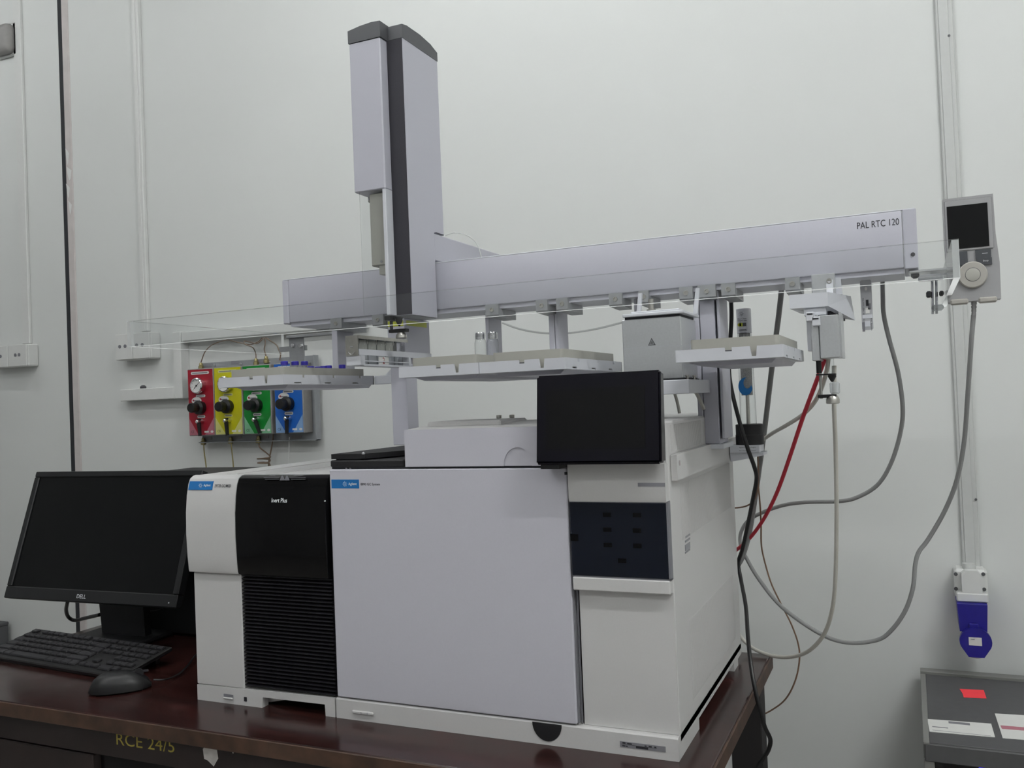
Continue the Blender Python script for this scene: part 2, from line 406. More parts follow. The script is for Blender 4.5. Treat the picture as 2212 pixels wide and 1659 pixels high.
# ---- blue industrial socket
t = thing('industrial_socket', 'white and deep blue industrial power socket on the wall', 'socket', (1.005, YW, -.13))
q = lambda px, py, y=1.03: at(px, py, 'y', y)
a = q(2061, 1232); b = q(2137, 1300)
part('back_box', box(B(), a.x, b.x, 1.045, YW, b.z, a.z, .006), 'pvc', t)
part('box_skirt', box(B(), a.x+.002, b.x-.002, 1.018, 1.045, b.z-.001, b.z+.020, .003), 'pvc', t)
part('cover_hump', prism(B(), [(a.x+.014, b.z), (b.x-.012, b.z), (b.x-.014, a.z-.006), (b.x-.022, a.z+.002), (a.x+.022, a.z+.002), (a.x+.014, a.z-.006)], 'y', 1.02, 1.045), 'pvc', t)
cl = lathe(B(), [(.014, 0), (.014, .012)], ((a.x+b.x)/2-.002, 1.06, a.z), Z); part('cable_gland', cl, 'pvcgrey', t)
for px, py in ((2064.5, 1240), (2124, 1240), (2065, 1271.5), (2126, 1273)):
    p = q(px, py, 1.045); part('box_screw', cyl(B(), p, p-Y*.002, .0042, seg=10), 'capgrey', t)
a = q(2066, 1298); b = q(2135, 1360)
part('blue_shroud', prism(B(), [(a.x, a.z), (b.x-.001, a.z), (b.x-.004, b.z), (a.x+.003, b.z)], 'y', 1.0, 1.09), 'navy', t)
part('shroud_latch', box(B(), a.x+.021, b.x-.020, .994, 1.0, b.z+.004, b.z+.020, .002), 'navy', t)
c0 = q(2107, 1383, 1.0)
lidp = ellipse(c0.x, c0.z, .0325, .030, 20, -25, 205)
lidp = [(x_, z_) for x_, z_ in lidp]+[(c0.x-.0155, c0.z-.0345), (c0.x+.0155, c0.z-.0345)]
ld = part('socket_lid', prism(B(), lidp, 'y', .985, 1.0), 'navy', t)
part('lid_label', box(B(), c0.x-.014, c0.x+.012, .9845, .985, c0.z-.008, c0.z+.010), 'paper', ld)
part('lid_print', box(B(), c0.x-.010, c0.x-.002, .9842, .9845, c0.z+.005, c0.z+.006), 'greyink', ld)
part('lower_boss', lathe(B(), [(.012, 0), (.020, .008), (.018, .012), (.010, .018)], (c0.x+.002, 1.06, c0.z-.054), Z), 'pvc', t)

# ---- power cabinet (UPS) lower right, standing on the floor
ux0, ux1, uy0, uy1, uz = .8935, 1.36, .604, 1.07, -.155
t = thing('power_cabinet', 'graphite power cabinet with paper labels and red sticker on top, on the floor', 'cabinet', (1.13, .84, FLOOR))
part('cabinet_body', box(B(), ux0, ux1, uy0+.02, uy1, FLOOR, uz-.004, .004), 'upsedge', t)
part('side_rail', box(B(), ux0, ux0+.011, uy0, uy1-.03, uz-.004, uz+.001, .001), 'upsedge', t)
part('top_panel', box(B(), ux0+.011, ux1-.004, uy0+.004, uy1-.03, uz-.004, uz, .001), 'upsgrey', t)
part('rear_rail', box(B(), ux0, ux1, uy1-.028, uy1, uz-.004, uz+.006, .001), 'upsedge', t)
part('front_top_rail', box(B(), ux0+.002, ux1-.002, uy0, uy0+.02, uz-.036, uz-.002, .002), 'upsgrey', t)
part('front_panel', box(B(), ux0+.018, ux1-.018, uy0+.012, uy0+.02, FLOOR+.03, uz-.036), 'gloss', t)
part('front_frame', box(B(), ux0, ux0+.018, uy0+.004, uy0+.02, FLOOR, uz-.036, .001), 'upsedge', t)
part('front_frame', box(B(), ux1-.018, ux1, uy0+.004, uy0+.02, FLOOR, uz-.036, .001), 'upsedge', t)
p = at(2130, 1657, 'y', uy0+.012)
part('status_light', box(B(), p.x-.012, p.x+.02, uy0+.010, uy0+.012, p.z-.006, p.z+.002), 'led', t)
def topquad(name, px, mt, dz=.0008):
    bm = B(); pts = [at(a_, b_, 'z', uz+dz) for a_, b_ in px]
    prism(bm, [(p_.x, p_.y) for p_ in pts], 'z', uz, uz+dz)
    return part(name, bm, mt, t), pts
topquad('red_sticker', [(2073, 1488), (2125, 1490.5), (2131, 1508), (2082, 1506), (2079, 1497)], 'redsticker')
lb, pts = topquad('paper_label', [(2003, 1553), (2141, 1563), (2149.5, 1592), (2008, 1580)], 'paper')
c_ = sum(pts, Vector())/4
part('label_print', box(B(), c_.x-.020, c_.x+.018, c_.y+.018, c_.y+.030, uz+.0008, uz+.001), 'greyink', lb)
part('label_print', box(B(), c_.x-.050, c_.x-.022, c_.y-.012, c_.y-.008, uz+.0008, uz+.001), 'greyink', lb)
part('label_print', box(B(), c_.x-.050, c_.x+.05, c_.y-.030, c_.y-.0285, uz+.0008, uz+.001), 'greyink', lb)
lb, pts = topquad('paper_label', [(2149, 1541), (2230, 1546), (2243, 1600), (2166, 1594)], 'paper')
pts = [at(a_, b_, 'z', uz+.001) for a_, b_ in ((2161, 1567), (2235, 1573), (2237, 1580), (2164, 1574))]
part('label_stripe', prism(B(), [(p_.x, p_.y) for p_ in pts], 'z', uz+.0008, uz+.0012), 'redl', lb)

# ---- cabinet at the very left behind the table
p = at(8, 1345, 'y', 1.06)
t = thing('floor_cabinet', 'dark grey metal cabinet beyond the end of the table', 'cabinet', (p.x-.25, .95, FLOOR))
part('cabinet_body', box(B(), p.x-.5, p.x, 1.0, 1.08, FLOOR, p.z-.012, .003), 'capgrey', t)
part('cabinet_top', box(B(), p.x-.5, p.x+.002, .995, 1.08, p.z-.012, p.z, .002), 'capgrey', t)

# ================================================================== GAS PANELS
t = thing('mounting_board', 'grey metal mounting board behind the four coloured gas panels', 'board', (-1.05, YW, .42))
bx0, bx1, bz0, bz1 = -1.287, -.805, .4195, .6885
part('board_plate', box(B(), bx0, bx1, 1.078, 1.084, bz0, bz1), 'boardgrey', t)
part('board_flange', box(B(), bx1-.004, bx1, 1.060, 1.078, bz0, bz1), 'boardgrey', t)
part('board_flange', box(B(), bx0, bx1, 1.060, 1.078, bz0, bz0+.003), 'boardgrey', t)
for x_ in (bx0+.04, bx1-.05):
    part('board_spacer', box(B(), x_, x_+.03, 1.084, YW, .44, .67), 'boardgrey', t)
for px, py in ((465, 789), (521, 786), (582, 782), (649, 776)):
    p = at(px, py, 'y', 1.078); part('board_screw', lathe(B(), [(.006, 0), (.005, .003), (.002, .004)], p, -Y, 10), 'chrome', t)
for px, py in ((450, 789), (508, 783), (566, 780), (634, 775)):
    p = at(px, py, 'y', 1.078); part('board_tag', box(B(), p.x-.016, p.x+.016, 1.0765, 1.078, p.z-.005, p.z+.005), 'silverlabel', t)
for px, py in ((448, 947), (512, 945), (570, 944), (641, 944)):
    p = at(px, py, 'y', 1.078); part('board_tag', box(B(), p.x-.02, p.x+.02, 1.0765, 1.078, p.z-.005, p.z+.005), 'casegrey', t)
GZ0, GZ1, GY = .4445, .6675, 1.03
def gas_panel(x0, x1, colr, pale, label, lever, name):
    t = thing('gas_regulator', label, 'regulator panel', ((x0+x1)/2, 1.05, GZ0), group='coloured gas regulator panels')
    part('panel_case', box(B(), x0, x1, GY+.001, 1.0775, GZ0, GZ1, .002), 'casegrey', t)
    cx = (x0+x1)/2; wdt = x1-x0-.006; zz = lambda f: GZ1-f*(GZ1-GZ0)
    fx = x0+.003; gx = x1-.003
    pl = part('front_plate', box(B(), fx, gx, GY, GY+.001, GZ0+.003, GZ1-.003), colr, t)
    for tri in ([(fx, GZ0+.003), (cx-.014, GZ0+.003), (fx, zz(.735))], [(gx, GZ0+.003), (cx+.014, GZ0+.003), (gx, zz(.735))]):
        part('pale_corner', prism(B(), tri, 'y', GY-.0006, GY), pale, pl)
    def pill(f, hw, hh):
        o_ = part('label_pill', prism(B(), [(cx-hw, zz(f)-hh), (cx+hw, zz(f)-hh), (cx+hw+hh*.7, zz(f)), (cx+hw, zz(f)+hh), (cx-hw, zz(f)+hh), (cx-hw-hh*.7, zz(f))], 'y', GY-.0008, GY), pale if colr == 'yellow' else 'paper', pl)
        part('pill_print', box(B(), cx-hw*.9, cx+hw*.9, GY-.0012, GY-.0008, zz(f)-hh*.35, zz(f)+hh*.35), 'greyink', o_)
    pill(.065, .036, .0045); pill(.408, .018, .0042); pill(.715, .014, .0045)
    el = part('maker_badge', prism(B(), ellipse(cx-.018, zz(.475), .021, .012), 'y', GY-.0008, GY), 'paper', pl)
    part('badge_print', box(B(), cx-.032, cx-.003, GY-.0012, GY-.0008, zz(.475)-.002, zz(.475)+.002), 'greyink', el)
    part('badge_print', box(B(), cx-.034, cx-.028, GY-.0013, GY-.0008, zz(.475)-.001, zz(.475)+.004), 'red', el)
    text('CE', 'ce_mark', 'ink', pl, (fx+.014, GY-.0006, GZ0+.014), X, Z, h=.008)
    part('foot_print', box(B(), cx+.012, cx+.030, GY-.001, GY-.0006, GZ0+.010, GZ0+.016), 'paper', pl)
    part('foot_print', prism(B(), ellipse(cx+.044, GZ0+.013, .006, .004, 14), 'y', GY-.001, GY-.0006), 'paper', pl)
    # gauge
    gc = Vector((cx, GY, zz(.255)))
    g = part('gauge', lathe(B(), [(.024, 0), (.0255, .006), (.0265, .014), (.0255, .020), (.0225, .022), (.0225, .017)], gc, -Y, 28), 'chrome', t)
    part('gauge_dial', cyl(B(), gc-Y*.0165, gc-Y*.0175, .0225, seg=28), 'paper', g)
    for k in range(9):
        an = R(-45+270*k/8+0); d_ = Vector((math.cos(an), 0, math.sin(an)))
        c_ = gc+d_*.0185-Y*.0178
        part('dial_mark', cyl(B(), c_-d_*.002, c_+d_*.002, .0006, seg=4), 'ink', g)
    d_ = Vector((.75, 0, .66)).normalized(); part('gauge_needle', cyl(B(), gc-d_*.014-Y*.018, gc+d_*.018-Y*.018, .0011, .0005, 6), 'ink', g)
    part('needle_hub', cyl(B(), gc-Y*.0175, gc-Y*.0195, .003, seg=10), 'ink', g)
    # regulator knob pointing at the room
    kc = Vector((cx+.002, GY, zz(.58)))
    k_ = part('regulator_knob', lathe(B(), [(.021, 0), (.0225, .010), (.0225, .018), (.014, .022), (.0135, .026), (.0155, .030), (.0165, .046), (.0145, .050), (.004, .051)], kc, -Y, 24), 'black', t)
    # valve lever
    lc = Vector((cx+.004, GY, zz(.785)))
    v_ = part('valve_stem', lathe(B(), [(.008, 0), (.008, .014), (.006, .020), (.006, .026), (.003, .028)], lc, -Y, 14), 'chrome', t)
    an = R(lever); dd = Vector((math.sin(an), 0, -math.cos(an)))
    pr = Vector((dd.z, 0, -dd.x)); s_ = lc-Y*.016
    bm = B(); 
    pts = [s_-dd*.008+pr*.007, s_-dd*.008-pr*.007, s_+dd*.048-pr*.0045, s_+dd*.048+pr*.0045]
    prism(bm, [(p_.x, p_.z) for p_ in pts], 'y', s_.y-.004, s_.y+.002); part('valve_lever', bm, 'black', v_)
    return t
gas_panel(-1.299, -1.1875, 'red', 'redl', 'red gas regulator panel with round pressure gauge and black knob', 4, 'r')
gas_panel(-1.186, -1.070, 'yellow', 'yellowl', 'yellow gas regulator panel between the red and green ones', 4, 'y')
gas_panel(-1.0665, -.9545, 'green', 'greenl', 'green gas regulator panel between the yellow and blue ones', 22, 'g')
gas_panel(-.941, -.830, 'bluep', 'bluel', 'blue gas regulator panel at the plain end of the grey board', -2, 'b')
def fitting(px, py, label):
    p = at(px, py, 'y', 1.07)
    f = single('pipe_fitting', lathe(B(), [(.006, -.014), (.009, -.012), (.009, -.002), (.006, 0), (.006, .006), (.004, .010)], p, Z, 6), 'brass', label, 'fitting', 'brass pipe fittings')
for px, py, s in ((434, 790, 'above the red gas panel'), (553, 781, 'above the green gas panel'), (575, 776, 'between the green and blue gas panels'), (439, 952, 'below the red gas panel'), (498, 950, 'below the yellow gas panel'), (558, 948, 'below the green gas panel')):
    fitting(px, py, 'brass pipe fitting '+s)
def pathtube(name, pts, r, mt, label, cat, seg=8, group=None):
    """pts: (px, py, y)"""
    P = [at(a_, b_, 'y', y_) for a_, b_, y_ in pts]
    return single(name, tube(B(), P, r, seg+2), mt, label, cat, group)
wy = 1.07
def wp(*pp): return [(a_, b_, wy) for a_, b_ in pp]
CG = 'copper gas lines'
pathtube('gas_tube', wp((434, 783), (443, 760), (460, 744), (490, 735), (515, 740), (540, 744), (558, 738), (567, 729)), .0018, 'copper', 'thin copper tube arching from the red gas panel to the trunking', 'tube', group=CG)
pathtube('gas_tube', [(553, 775, wy), (552, 762, wy), (545, 750, wy-.02), (530, 744, wy-.025), (528, 737, wy-.02), (540, 739, wy-.015), (556, 742, wy-.01), (570, 730, wy)], .0018, 'copper', 'looped copper tube from the green gas panel to the trunking', 'tube', group=CG)
pathtube('gas_tube', wp((575, 770), (571, 755), (573, 742), (572, 729)), .0022, 'copper', 'short straight copper tube up to the trunking', 'tube', group=CG)
pathtube('gas_tube', wp((604, 778), (606, 766), (602, 755), (597, 745), (582, 735), (574, 729)), .0022, 'copper', 'bent copper tube from the blue gas panel to the trunking', 'tube', group=CG)
pathtube('gas_tube', wp((440, 956), (441, 975), (445, 1005), (448, 1040)), .0022, 'brass', 'straight brass tube down from the red gas panel', 'tube', group=CG)
pathtube('gas_tube', wp((499, 954), (501, 975), (504, 1005), (506, 1040)), .0022, 'brass', 'straight brass tube down from the yellow gas panel', 'tube', group=CG)
pathtube('gas_tube', [(559, 952, wy), (561, 966, wy), (575, 978, wy), (584, 987, wy-.02), (570, 990, wy-.03), (556, 991, wy-.02), (570, 991, wy), (583, 993, wy), (578, 1000, wy-.02), (557, 1000, wy-.03), (572, 999, wy), (583, 1004, wy), (586, 1040, wy)], .0024, 'copper', 'coiled copper tube hanging below the green gas panel', 'tube', group=CG)
pathtube('gas_tube', wp((591, 930), (590, 945), (587, 965), (583, 985), (580, 1005), (582, 1040)), .0024, 'copper', 'straight copper tube between the green and blue gas panels', 'tube', group=CG)
pathtube('gas_tube', wp((625, 944), (624, 980), (622, 1040)), .0015, 'pvc', 'thin white tube hanging below the blue gas panel', 'tube')

# ================================================================== TABLE
tx0, tx1, ty0, ty1 = -.972, .627, -.122, .565
t = thing('lab_table', 'dark brown varnished wooden table under the instruments, marked in yellow', 'table', (-.17, .22, FLOOR))
part('table_top', box(B(), tx0, tx1, ty0+.003, ty1, -.028, 0, .002), 'wood', t)
part('edge_strip', box(B(), tx0, tx1, ty0, ty0+.003, -.027, -.001, .001), 'woodedge', t)
part('edge_strip', box(B(), tx1, tx1+.004, ty0, ty1, -.027, -.001, .001), 'woodedge', t)
ap = part('apron', box(B(), tx0+.03, tx1-.12, -.100, -.080, -.078, -.028), 'woodfront', t)
part('apron', box(B(), tx0+.03, tx1-.06, ty1-.05, ty1-.03, -.10, -.028), 'woodblack', t)
part('apron', box(B(), tx0+.03, tx0+.05, ty0+.03, ty1-.04, -.10, -.028), 'woodblack', t)
dx1 = at(203, 1625, 'y', -.1).x
part('drawer_case', box(B(), tx0+.05, dx1, -.078, .40, -.62, -.028), 'woodblack', t)
for i, (z0, z1) in enumerate(((-.235, -.082), (-.42, -.24), (-.61, -.425))):
    d_ = part('drawer', box(B(), tx0+.052, dx1-.004, -.100, -.080, z0, z1, .002), 'woodfront', t)
    part('drawer_handle', box(B(), -.74, -.66, -.112, -.100, (z0+z1)/2-.006, (z0+z1)/2+.006, .003), 'steel', d_)
for x_, y_ in ((.557, .490), (.557, -.06), (tx0+.03, .49), (tx0+.03, -.085)):
    part('leg', box(B(), x_, x_+.058, y_, y_+.058, FLOOR, -.028, .002), 'woodblack', t)
p = at(313, 1604, 'y', -.1)
lt = text('RCE 24/5', 'painted_lettering', 'yellowpaint', ap, (p.x, -.1, p.z), (1, 0, .015), (-.0, 0, 1), w=.134, h=.021, label='hand-painted yellow lettering')
bm = B(); p = at(455, 1628, 'y', -.1)
prism(bm, [(p.x-.016, p.z+.006), (p.x-.004, p.z+.017), (p.x+.013, p.z+.014), (p.x+.016, p.z-.006), (p.x+.006, p.z-.020), (p.x-.006, p.z-.012), (p.x-.014, p.z-.010)], 'y', -.1005, -.1)
part('paint_splash', bm, 'whitepaint', ap); bm = B()
prism(bm, [(p.x-.028, p.z+.017), (p.x-.022, p.z+.019), (p.x-.022, p.z+.013)], 'y', -.1005, -.1)
part('paint_splash', bm, 'whitepaint', ap); bm = B()
prism(bm, [(p.x+.045, p.z+.009), (p.x+.050, p.z+.010), (p.x+.048, p.z+.006)], 'y', -.1005, -.1)
part('paint_splash', bm, 'whitepaint', ap)

# ================================================================== MONITOR, COMPUTER, KEYBOARD, MOUSE
MW, MH, TI = .513, .305, R(19)
t = thing('monitor', 'black flat computer monitor tilted back on its stand', 'monitor', (-1.072, .186, .103), (0, 0, R(2.5)))
# local frame: x along the bottom edge, y backwards, z up ; tilt the panel points
def tl(u, v, d): return Vector((u, v*math.sin(TI)+d*math.cos(TI), v*math.cos(TI)-d*math.sin(TI)))
def tbox(u0, u1, v0, v1, d0, d1, bev=0):
    bm = box(B(), u0, u1, d0, d1, v0, v1, bev)
    for v in bm.verts: v.co = tl(v.co.x, v.co.z, v.co.y)
    return bm
part('screen', tbox(.016, MW-.016, .028, MH-.014, .004, .008), 'screen', t, True)
fr = part('bezel', tbox(0, MW, 0, .028, 0, .020, .002), 'bezel', t, True)
part('bezel', tbox(0, MW, MH-.014, MH, 0, .020, .002), 'bezel', t, True)
part('bezel', tbox(0, .016, .028, MH-.014, 0, .020, .002), 'bezel', t, True)
part('bezel', tbox(MW-.016, MW, .028, MH-.014, 0, .020, .002), 'bezel', t, True)
part('back_shell', tbox(.004, MW-.004, .004, MH-.004, .012, .034, .008), 'blackm', t, True)
part('electronics_bulge', tbox(.11, MW-.11, .06, .23, .034, .055, .01), 'blackm', t, True)
o_ = tl(MW*.47, .013, -.0002)
text('DELL', 'brand_lettering', 'whiteink', fr, o_, (1, 0, 0), tl(0, 1, 0), w=.027, h=.0085, local=True)
part('power_light', cyl(B(), tl(MW-.02, .010, 0), tl(MW-.02, .010, -.001), .0015, seg=8), 'whiteink', fr, True)
part('stand_neck', prism(B(), [(.215, -.10), (.345, -.10), (.335, .10), (.195, .10)], 'y', .085, .105), 'blackm', t, True)
part('stand_base', box(B(), .165, .375, .005, .15, -.1028, -.092, .004), 'blackm', t, True)
part('stand_head', box(B(), .22, .31, .062, .09, .05, .13, .006), 'blackm', t, True)

t = thing('computer_tower', 'black desktop computer tower standing behind the monitor', 'computer', (-.6, .42, 0))
part('tower_case', box(B(), -.79, -.43, .345, .52, .004, .372, .004), 'blackm', t)
part('tower_front', box(B(), -.425, -.43+.02, .345, .52, .004, .372, .004), 'black', t)
part('tower_top', box(B(), -.80, -.43, .342, .523, .372, .380, .003), 'blackm', t)
for x_, y_ in ((-.77, .36), (-.45, .36), (-.77, .5), (-.45, .5)):
    part('rubber_foot', cyl(B(), (x_, y_, 0), (x_, y_, .004), .012, seg=12), 'blackm', t)

KW, KD = .45, .132
t = thing('keyboard', 'black full size computer keyboard lying before the monitor', 'keyboard', (-.974, .196, .034), (R(-0), 0, R(-4.2)))
KT = R(11)
def kl(u, v, h): # v from back (0) to front
    return Vector((u, -v*math.cos(KT)+h*math.sin(KT)*-1, -v*math.sin(KT)+h*math.cos(KT)))
def kbox(u0, u1, v0, v1, h0, h1, bev=0):
    bm = box(B(), u0, u1, v0, v1, h0, h1, bev)
    for v in bm.verts: v.co = kl(v.co.x, v.co.y, v.co.z)
    return bm
part('keyboard_case', kbox(0, KW, 0, KD, -.0085, .001, .002), 'kbody', t, True)
rows = [ # (v, list of (u in key units, width))
 (.014, [(0, 1)]+[(2+i, 1) for i in range(4)]+[(6.5+i, 1) for i in range(4)]+[(11+i, 1) for i in range(4)]+[(15.25+i, 1) for i in range(3)]+[(18.5+i, 1) for i in range(4)]),
 (.034, [(i, 1) for i in range(13)]+[(13, 2)]+[(15.25+i, 1) for i in range(3)]+[(18.5+i, 1) for i in range(4)]),
 (.053, [(0, 1.5)]+[(1.5+i, 1) for i in range(12)]+[(13.5, 1.5)]+[(15.25+i, 1) for i in range(3)]+[(18.5+i, 1) for i in range(3)]+[(21.5, 1)]),
 (.072, [(0, 1.75)]+[(1.75+i, 1) for i in range(11)]+[(12.75, 2.25)]+[(18.5+i, 1) for i in range(3)]),
 (.091, [(0, 2.25)]+[(2.25+i, 1) for i in range(10)]+[(12.25, 2.75)]+[(16.25, 1)]+[(18.5+i, 1) for i in range(3)]+[(21.5, 1)]),
 (.110, [(0, 1.25), (1.25, 1.25), (2.5, 1.25), (3.75, 6.25), (10, 1.25), (11.25, 1.25), (12.5, 1.25), (13.75, 1.25), (15.25, 1), (16.25, 1), (17.25, 1), (18.5, 2), (20.5, 1)])]
U = (KW-.016)/22.5
kcache = {}
for v, row in rows:
    for u, wd in row:
        kk = round(wd, 2)
        if kk not in kcache:
            bm = box(B(), .0012, U*wd-.0012, 0, .0160 if v > .02 else .0125, 0, .0042, .0008)
            bm.verts.ensure_lookup_table()
            for vv in bm.verts:
                if vv.co.z > .003: vv.co.x = U*wd/2+(vv.co.x-U*wd/2)*(1-.0018/(U*wd)); vv.co.y = .008+(vv.co.y-.008)*.88
            for vv in bm.verts: vv.co = kl(vv.co.x, vv.co.y, vv.co.z)
            ob = part('key', bm, 'key', t, True); kcache[kk] = ob.data
        else:
            ob = bpy.data.objects.new('key', kcache[kk]); COL.objects.link(ob); ob.parent = t
        ob.location = kl(.008+u*U, v-.007, .001)
for s in (.03, KW-.05):
    part('folding_foot', box(B(), s, s+.02, -.018, -.008, -.0338, -.006), 'kbody', t, True)

t = thing('mouse', 'black computer mouse in front of the keyboard', 'mouse', (-.490, -.004, 0), (0, 0, R(-49)))
def mouse_mesh():
    bm = B(); N, K = 14, 12; rings = []
    for i in range(N+1):
        f = i/N; yy = -.055+.11*f
        ww = .031*max(.05, 1-abs(2*f-1)**2.6)**.5*(1-.08*f); hh = .034*max(.04, 1-abs(2*f**.8-1.02)**2.4)**.6
        rings.append([bm.verts.new((ww*math.copysign(abs(math.cos(R(180*k/K)))**.75, math.cos(R(180*k/K))), yy, .003+hh*math.sin(R(180*k/K))**.8)) for k in range(K+1)])
    for A, C in zip(rings, rings[1:]):
        for k in range(K): bm.faces.new((A[k], A[k+1], C[k+1], C[k]))
    for rg in (rings[0], rings[-1]): bm.faces.new(rg)
    for A, C in zip(rings, rings[1:]): bm.faces.new((A[0], C[0], C[-1], A[-1]))
    return bm
part('mouse_shell', mouse_mesh(), 'black', t, True)
part('scroll_wheel', cyl(B(), (-.003, .033, .028), (.003, .033, .028), .009, seg=16), 'blackm', t, True)
part('button_gap', box(B(), -.0006, .0006, .012, .05, .0295, .0335), 'ink', t, True)
part('glide_pad', box(B(), -.015, .015, -.04, .04, 0, .003), 'blackm', t, True)
tube_pts = [(-.452, .040, .010), (-.44, .06, .006), (-.447, .10, .004), (-.47, .15, .006), (-.50, .20, .008), (-.53, .26, .004), (-.56, .33, .004)]
single('mouse_cable', tube(B(), [Vector(p_) for p_ in tube_pts], .0018), 'black', 'thin black mouse cable curving behind the keyboard corner', 'cable')
pathtube('monitor_cable', [(146, 1300, .30), (143, 1318, .32), (148, 1333, .34), (162, 1340, .35), (185, 1335, .34), (215, 1328, .32)], .0045, 'black', 'black cable looping below the monitor', 'cable')
pathtube('loose_cable', [(290, 1318, .33), (310, 1321, .335), (335, 1320, .335), (352, 1315, .335)], .002, 'blackm', 'thin dark cord in front of the computer tower', 'cable')

# ================================================================== GAS CHROMATOGRAPH
t = thing('gas_chromatograph', 'large white gas chromatograph with black touchscreen and wide oven door', 'instrument', (.29, .26, 0))
W_, D_ = .58, .515
part('chassis', box(B(), .002, .430, .014, D_, .020, .4155), 'gcw', t)
col = part('electronics_column', box(B(), .4315, W_, .012, D_, .020, .480, .003), 'gcw', t)
bm = B(); prism(bm, [(-.001, 0), (.1325, 0), (.1325, .016), (.401, .016), (.434, .016), (.434, 0), (.475, 0), (.475, .012), (D_, .012), (D_, .033), (.002, .033), (-.001, .031)], 'x', 0, W_)
bs = part('base_frame', bm, 'gcw', t)
p0 = at(1150, 1562, 'y', -.0015); p1 = at(1213, 1567, 'y', -.0015)
cx = (p0.x+p1.x)/2; rr = (p1.x-p0.x)/2
part('latch_recess', prism(B(), ellipse(cx, .0325, rr, .0265, 18, 180, 360), 'y', -.0022, -.001), 'blackm', bs)
p0 = at(763, 1532, 'y', 0); p1 = at(809, 1545, 'y', 0)
bt = part('power_button', box(B(), p0.x, p1.x, -.005, -.001, p1.z, p0.z, .0015), 'gcw', bs)
text('o', 'power_mark', 'greyink', bt, ((p0.x+p1.x)/2-.002, -.0052, (p0.z+p1.z)/2), X, Z, h=.0035)
part('power_mark', box(B(), p1.x-.011, p1.x-.0104, -.0053, -.005, (p0.z+p1.z)/2-.002, (p0.z+p1.z)/2+.002), 'greyink', bt)
a = at(1339, 1600, 'y', -.0015); b = at(1438, 1626, 'y', -.0015)
lb = part('rating_label', box(B(), a.x, b.x, -.0017, -.001, b.z+.0005, a.z-.0005), 'silverlabel', bs)
for fx_, fz, w_, h_ in ((.09, .74, .0045, .0022), (.215, .70, .007, .0018), (.57, .66, .003, .0016), (.67, .66, .0045, .0020), (.78, .64, .003, .0020), (.085, .28, .0045, .0015), (.15, .27, .003, .0015), (.49, .30, .018, .0030)):
    cx_, cz_ = a.x+(b.x-a.x)*fx_, b.z+(a.z-b.z)*fz
    part('label_print', box(B(), cx_-w_/2, cx_+w_/2, -.0019, -.0017, cz_-h_/2, cz_+h_/2), 'ink', lb)
part('label_rule', box(B(), a.x+.003, b.x-.012, -.0019, -.0017, (a.z+b.z)/2-.0001, (a.z+b.z)/2+.0002), 'ink', lb)
# oven door
dr = part('oven_door', box(B(), .003, .4285, -.001, .014, .0355, .4150, .0015), 'gc', t)
part('door_gap_shade', box(B(), .4285, .4305, .004, .014, .036, .4145), 'greyink', dr)  # grey strip stands in for the shade in the gap beside the door
part('hinge_pin', box(B(), .4255, .4290, -.0016, .002, .405, .409), 'ink', dr)
a = at(716, 1036, 'y', -.001); b = at(776, 1055, 'y', -.001)
bd = part('brand_badge', box(B(), a.x, b.x, -.0014, -.001, b.z, a.z), 'blue', dr)
def spark(parent, cx, cz, y, r, mt='whiteink'):
    bm = B()
    for k in range(8):
        an = R(45*k); d_ = Vector((math.cos(an), 0, math.sin(an))); c_ = Vector((cx, y, cz))
        cyl(bm, c_+d_*r*.55, c_+d_*r, r*.07, seg=4)
        e_ = Vector((math.cos(an+R(45)), 0, math.sin(an+R(45))))
        cyl(bm, c_+d_*r*.42, c_+e_*r*.42, r*.06, seg=4)
    part('spark_logo', bm, mt, parent)
spark(bd, a.x+(b.x-a.x)*.49, (a.z+b.z)/2, -.0015, .0045)
text('Agilent', 'brand_lettering', 'whiteink', bd, (a.x+(b.x-a.x)*.77, -.0014, (a.z+b.z)/2-.0005), X, Z, w=.0165, h=.0058, bold=.012)
p0 = at(779, 1045, 'y', -.001); p1 = at(821, 1046, 'y', -.001)
text('8890 GC System', 'model_lettering', 'ink', dr, ((p0.x+p1.x)/2, -.001, (a.z+b.z)/2-.001), X, Z, w=p1.x-p0.x, h=.0052, bold=.014)
part('shadow_gap', box(B(), .004, .4295, .006, .3, .4155, .4185), 'ink', t)
# inlet cover
a = at(872.7, 928.5, 'y', 0); nx0, nx1 = at(1088, 1005, 'y', 0).x, at(1149, 1005, 'y', 0).x
nr = (nx1-nx0)/2; nc = (nx0+nx1)/2
bm = B(); prism(bm, [(.151, .4185), (nx0, .4185)]+[(nc-nr*math.cos(R(180*i/16)), .4185+.0285*math.sin(R(180*i/16))) for i in range(17)][1:-1]+[(nx1, .4185), (.4305, .4185), (.4305, .4765), (.4295, .478), (.152, .478), (.151, .4765)], 'y', 0, .006)
ic = part('inlet_cover', bm, 'gc', t)
bm = B(); prism(bm, [(.006, .4185), (.30, .4185), (.30, .478), (.2, .484), (.09, .483), (.03, .4795), (.006, .478)], 'x', .151, .4305); part('inlet_cover_top', bm, 'gcw', ic)
part('finger_recess', prism(B(), ellipse(nc, .4186, nr, .0285, 18, 0, 180), 'y', .0025, .006), 'gc', ic)
part('cover_rib', box(B(), .165, .30, .05, .16, .478, .4885, .003), 'gcw', ic)
for px in (1078, 1106):
    p = at(px, 903, 'y', .2)
    part('inlet_nut', lathe(B(), [(.0048, -.004), (.0048, .002), (.0034, .003), (.0034, .006), (.0048, .0065), (.0048, .0115), (.002, .012)], (p.x, p.y, .4820), Z, 10), 'steel', ic)
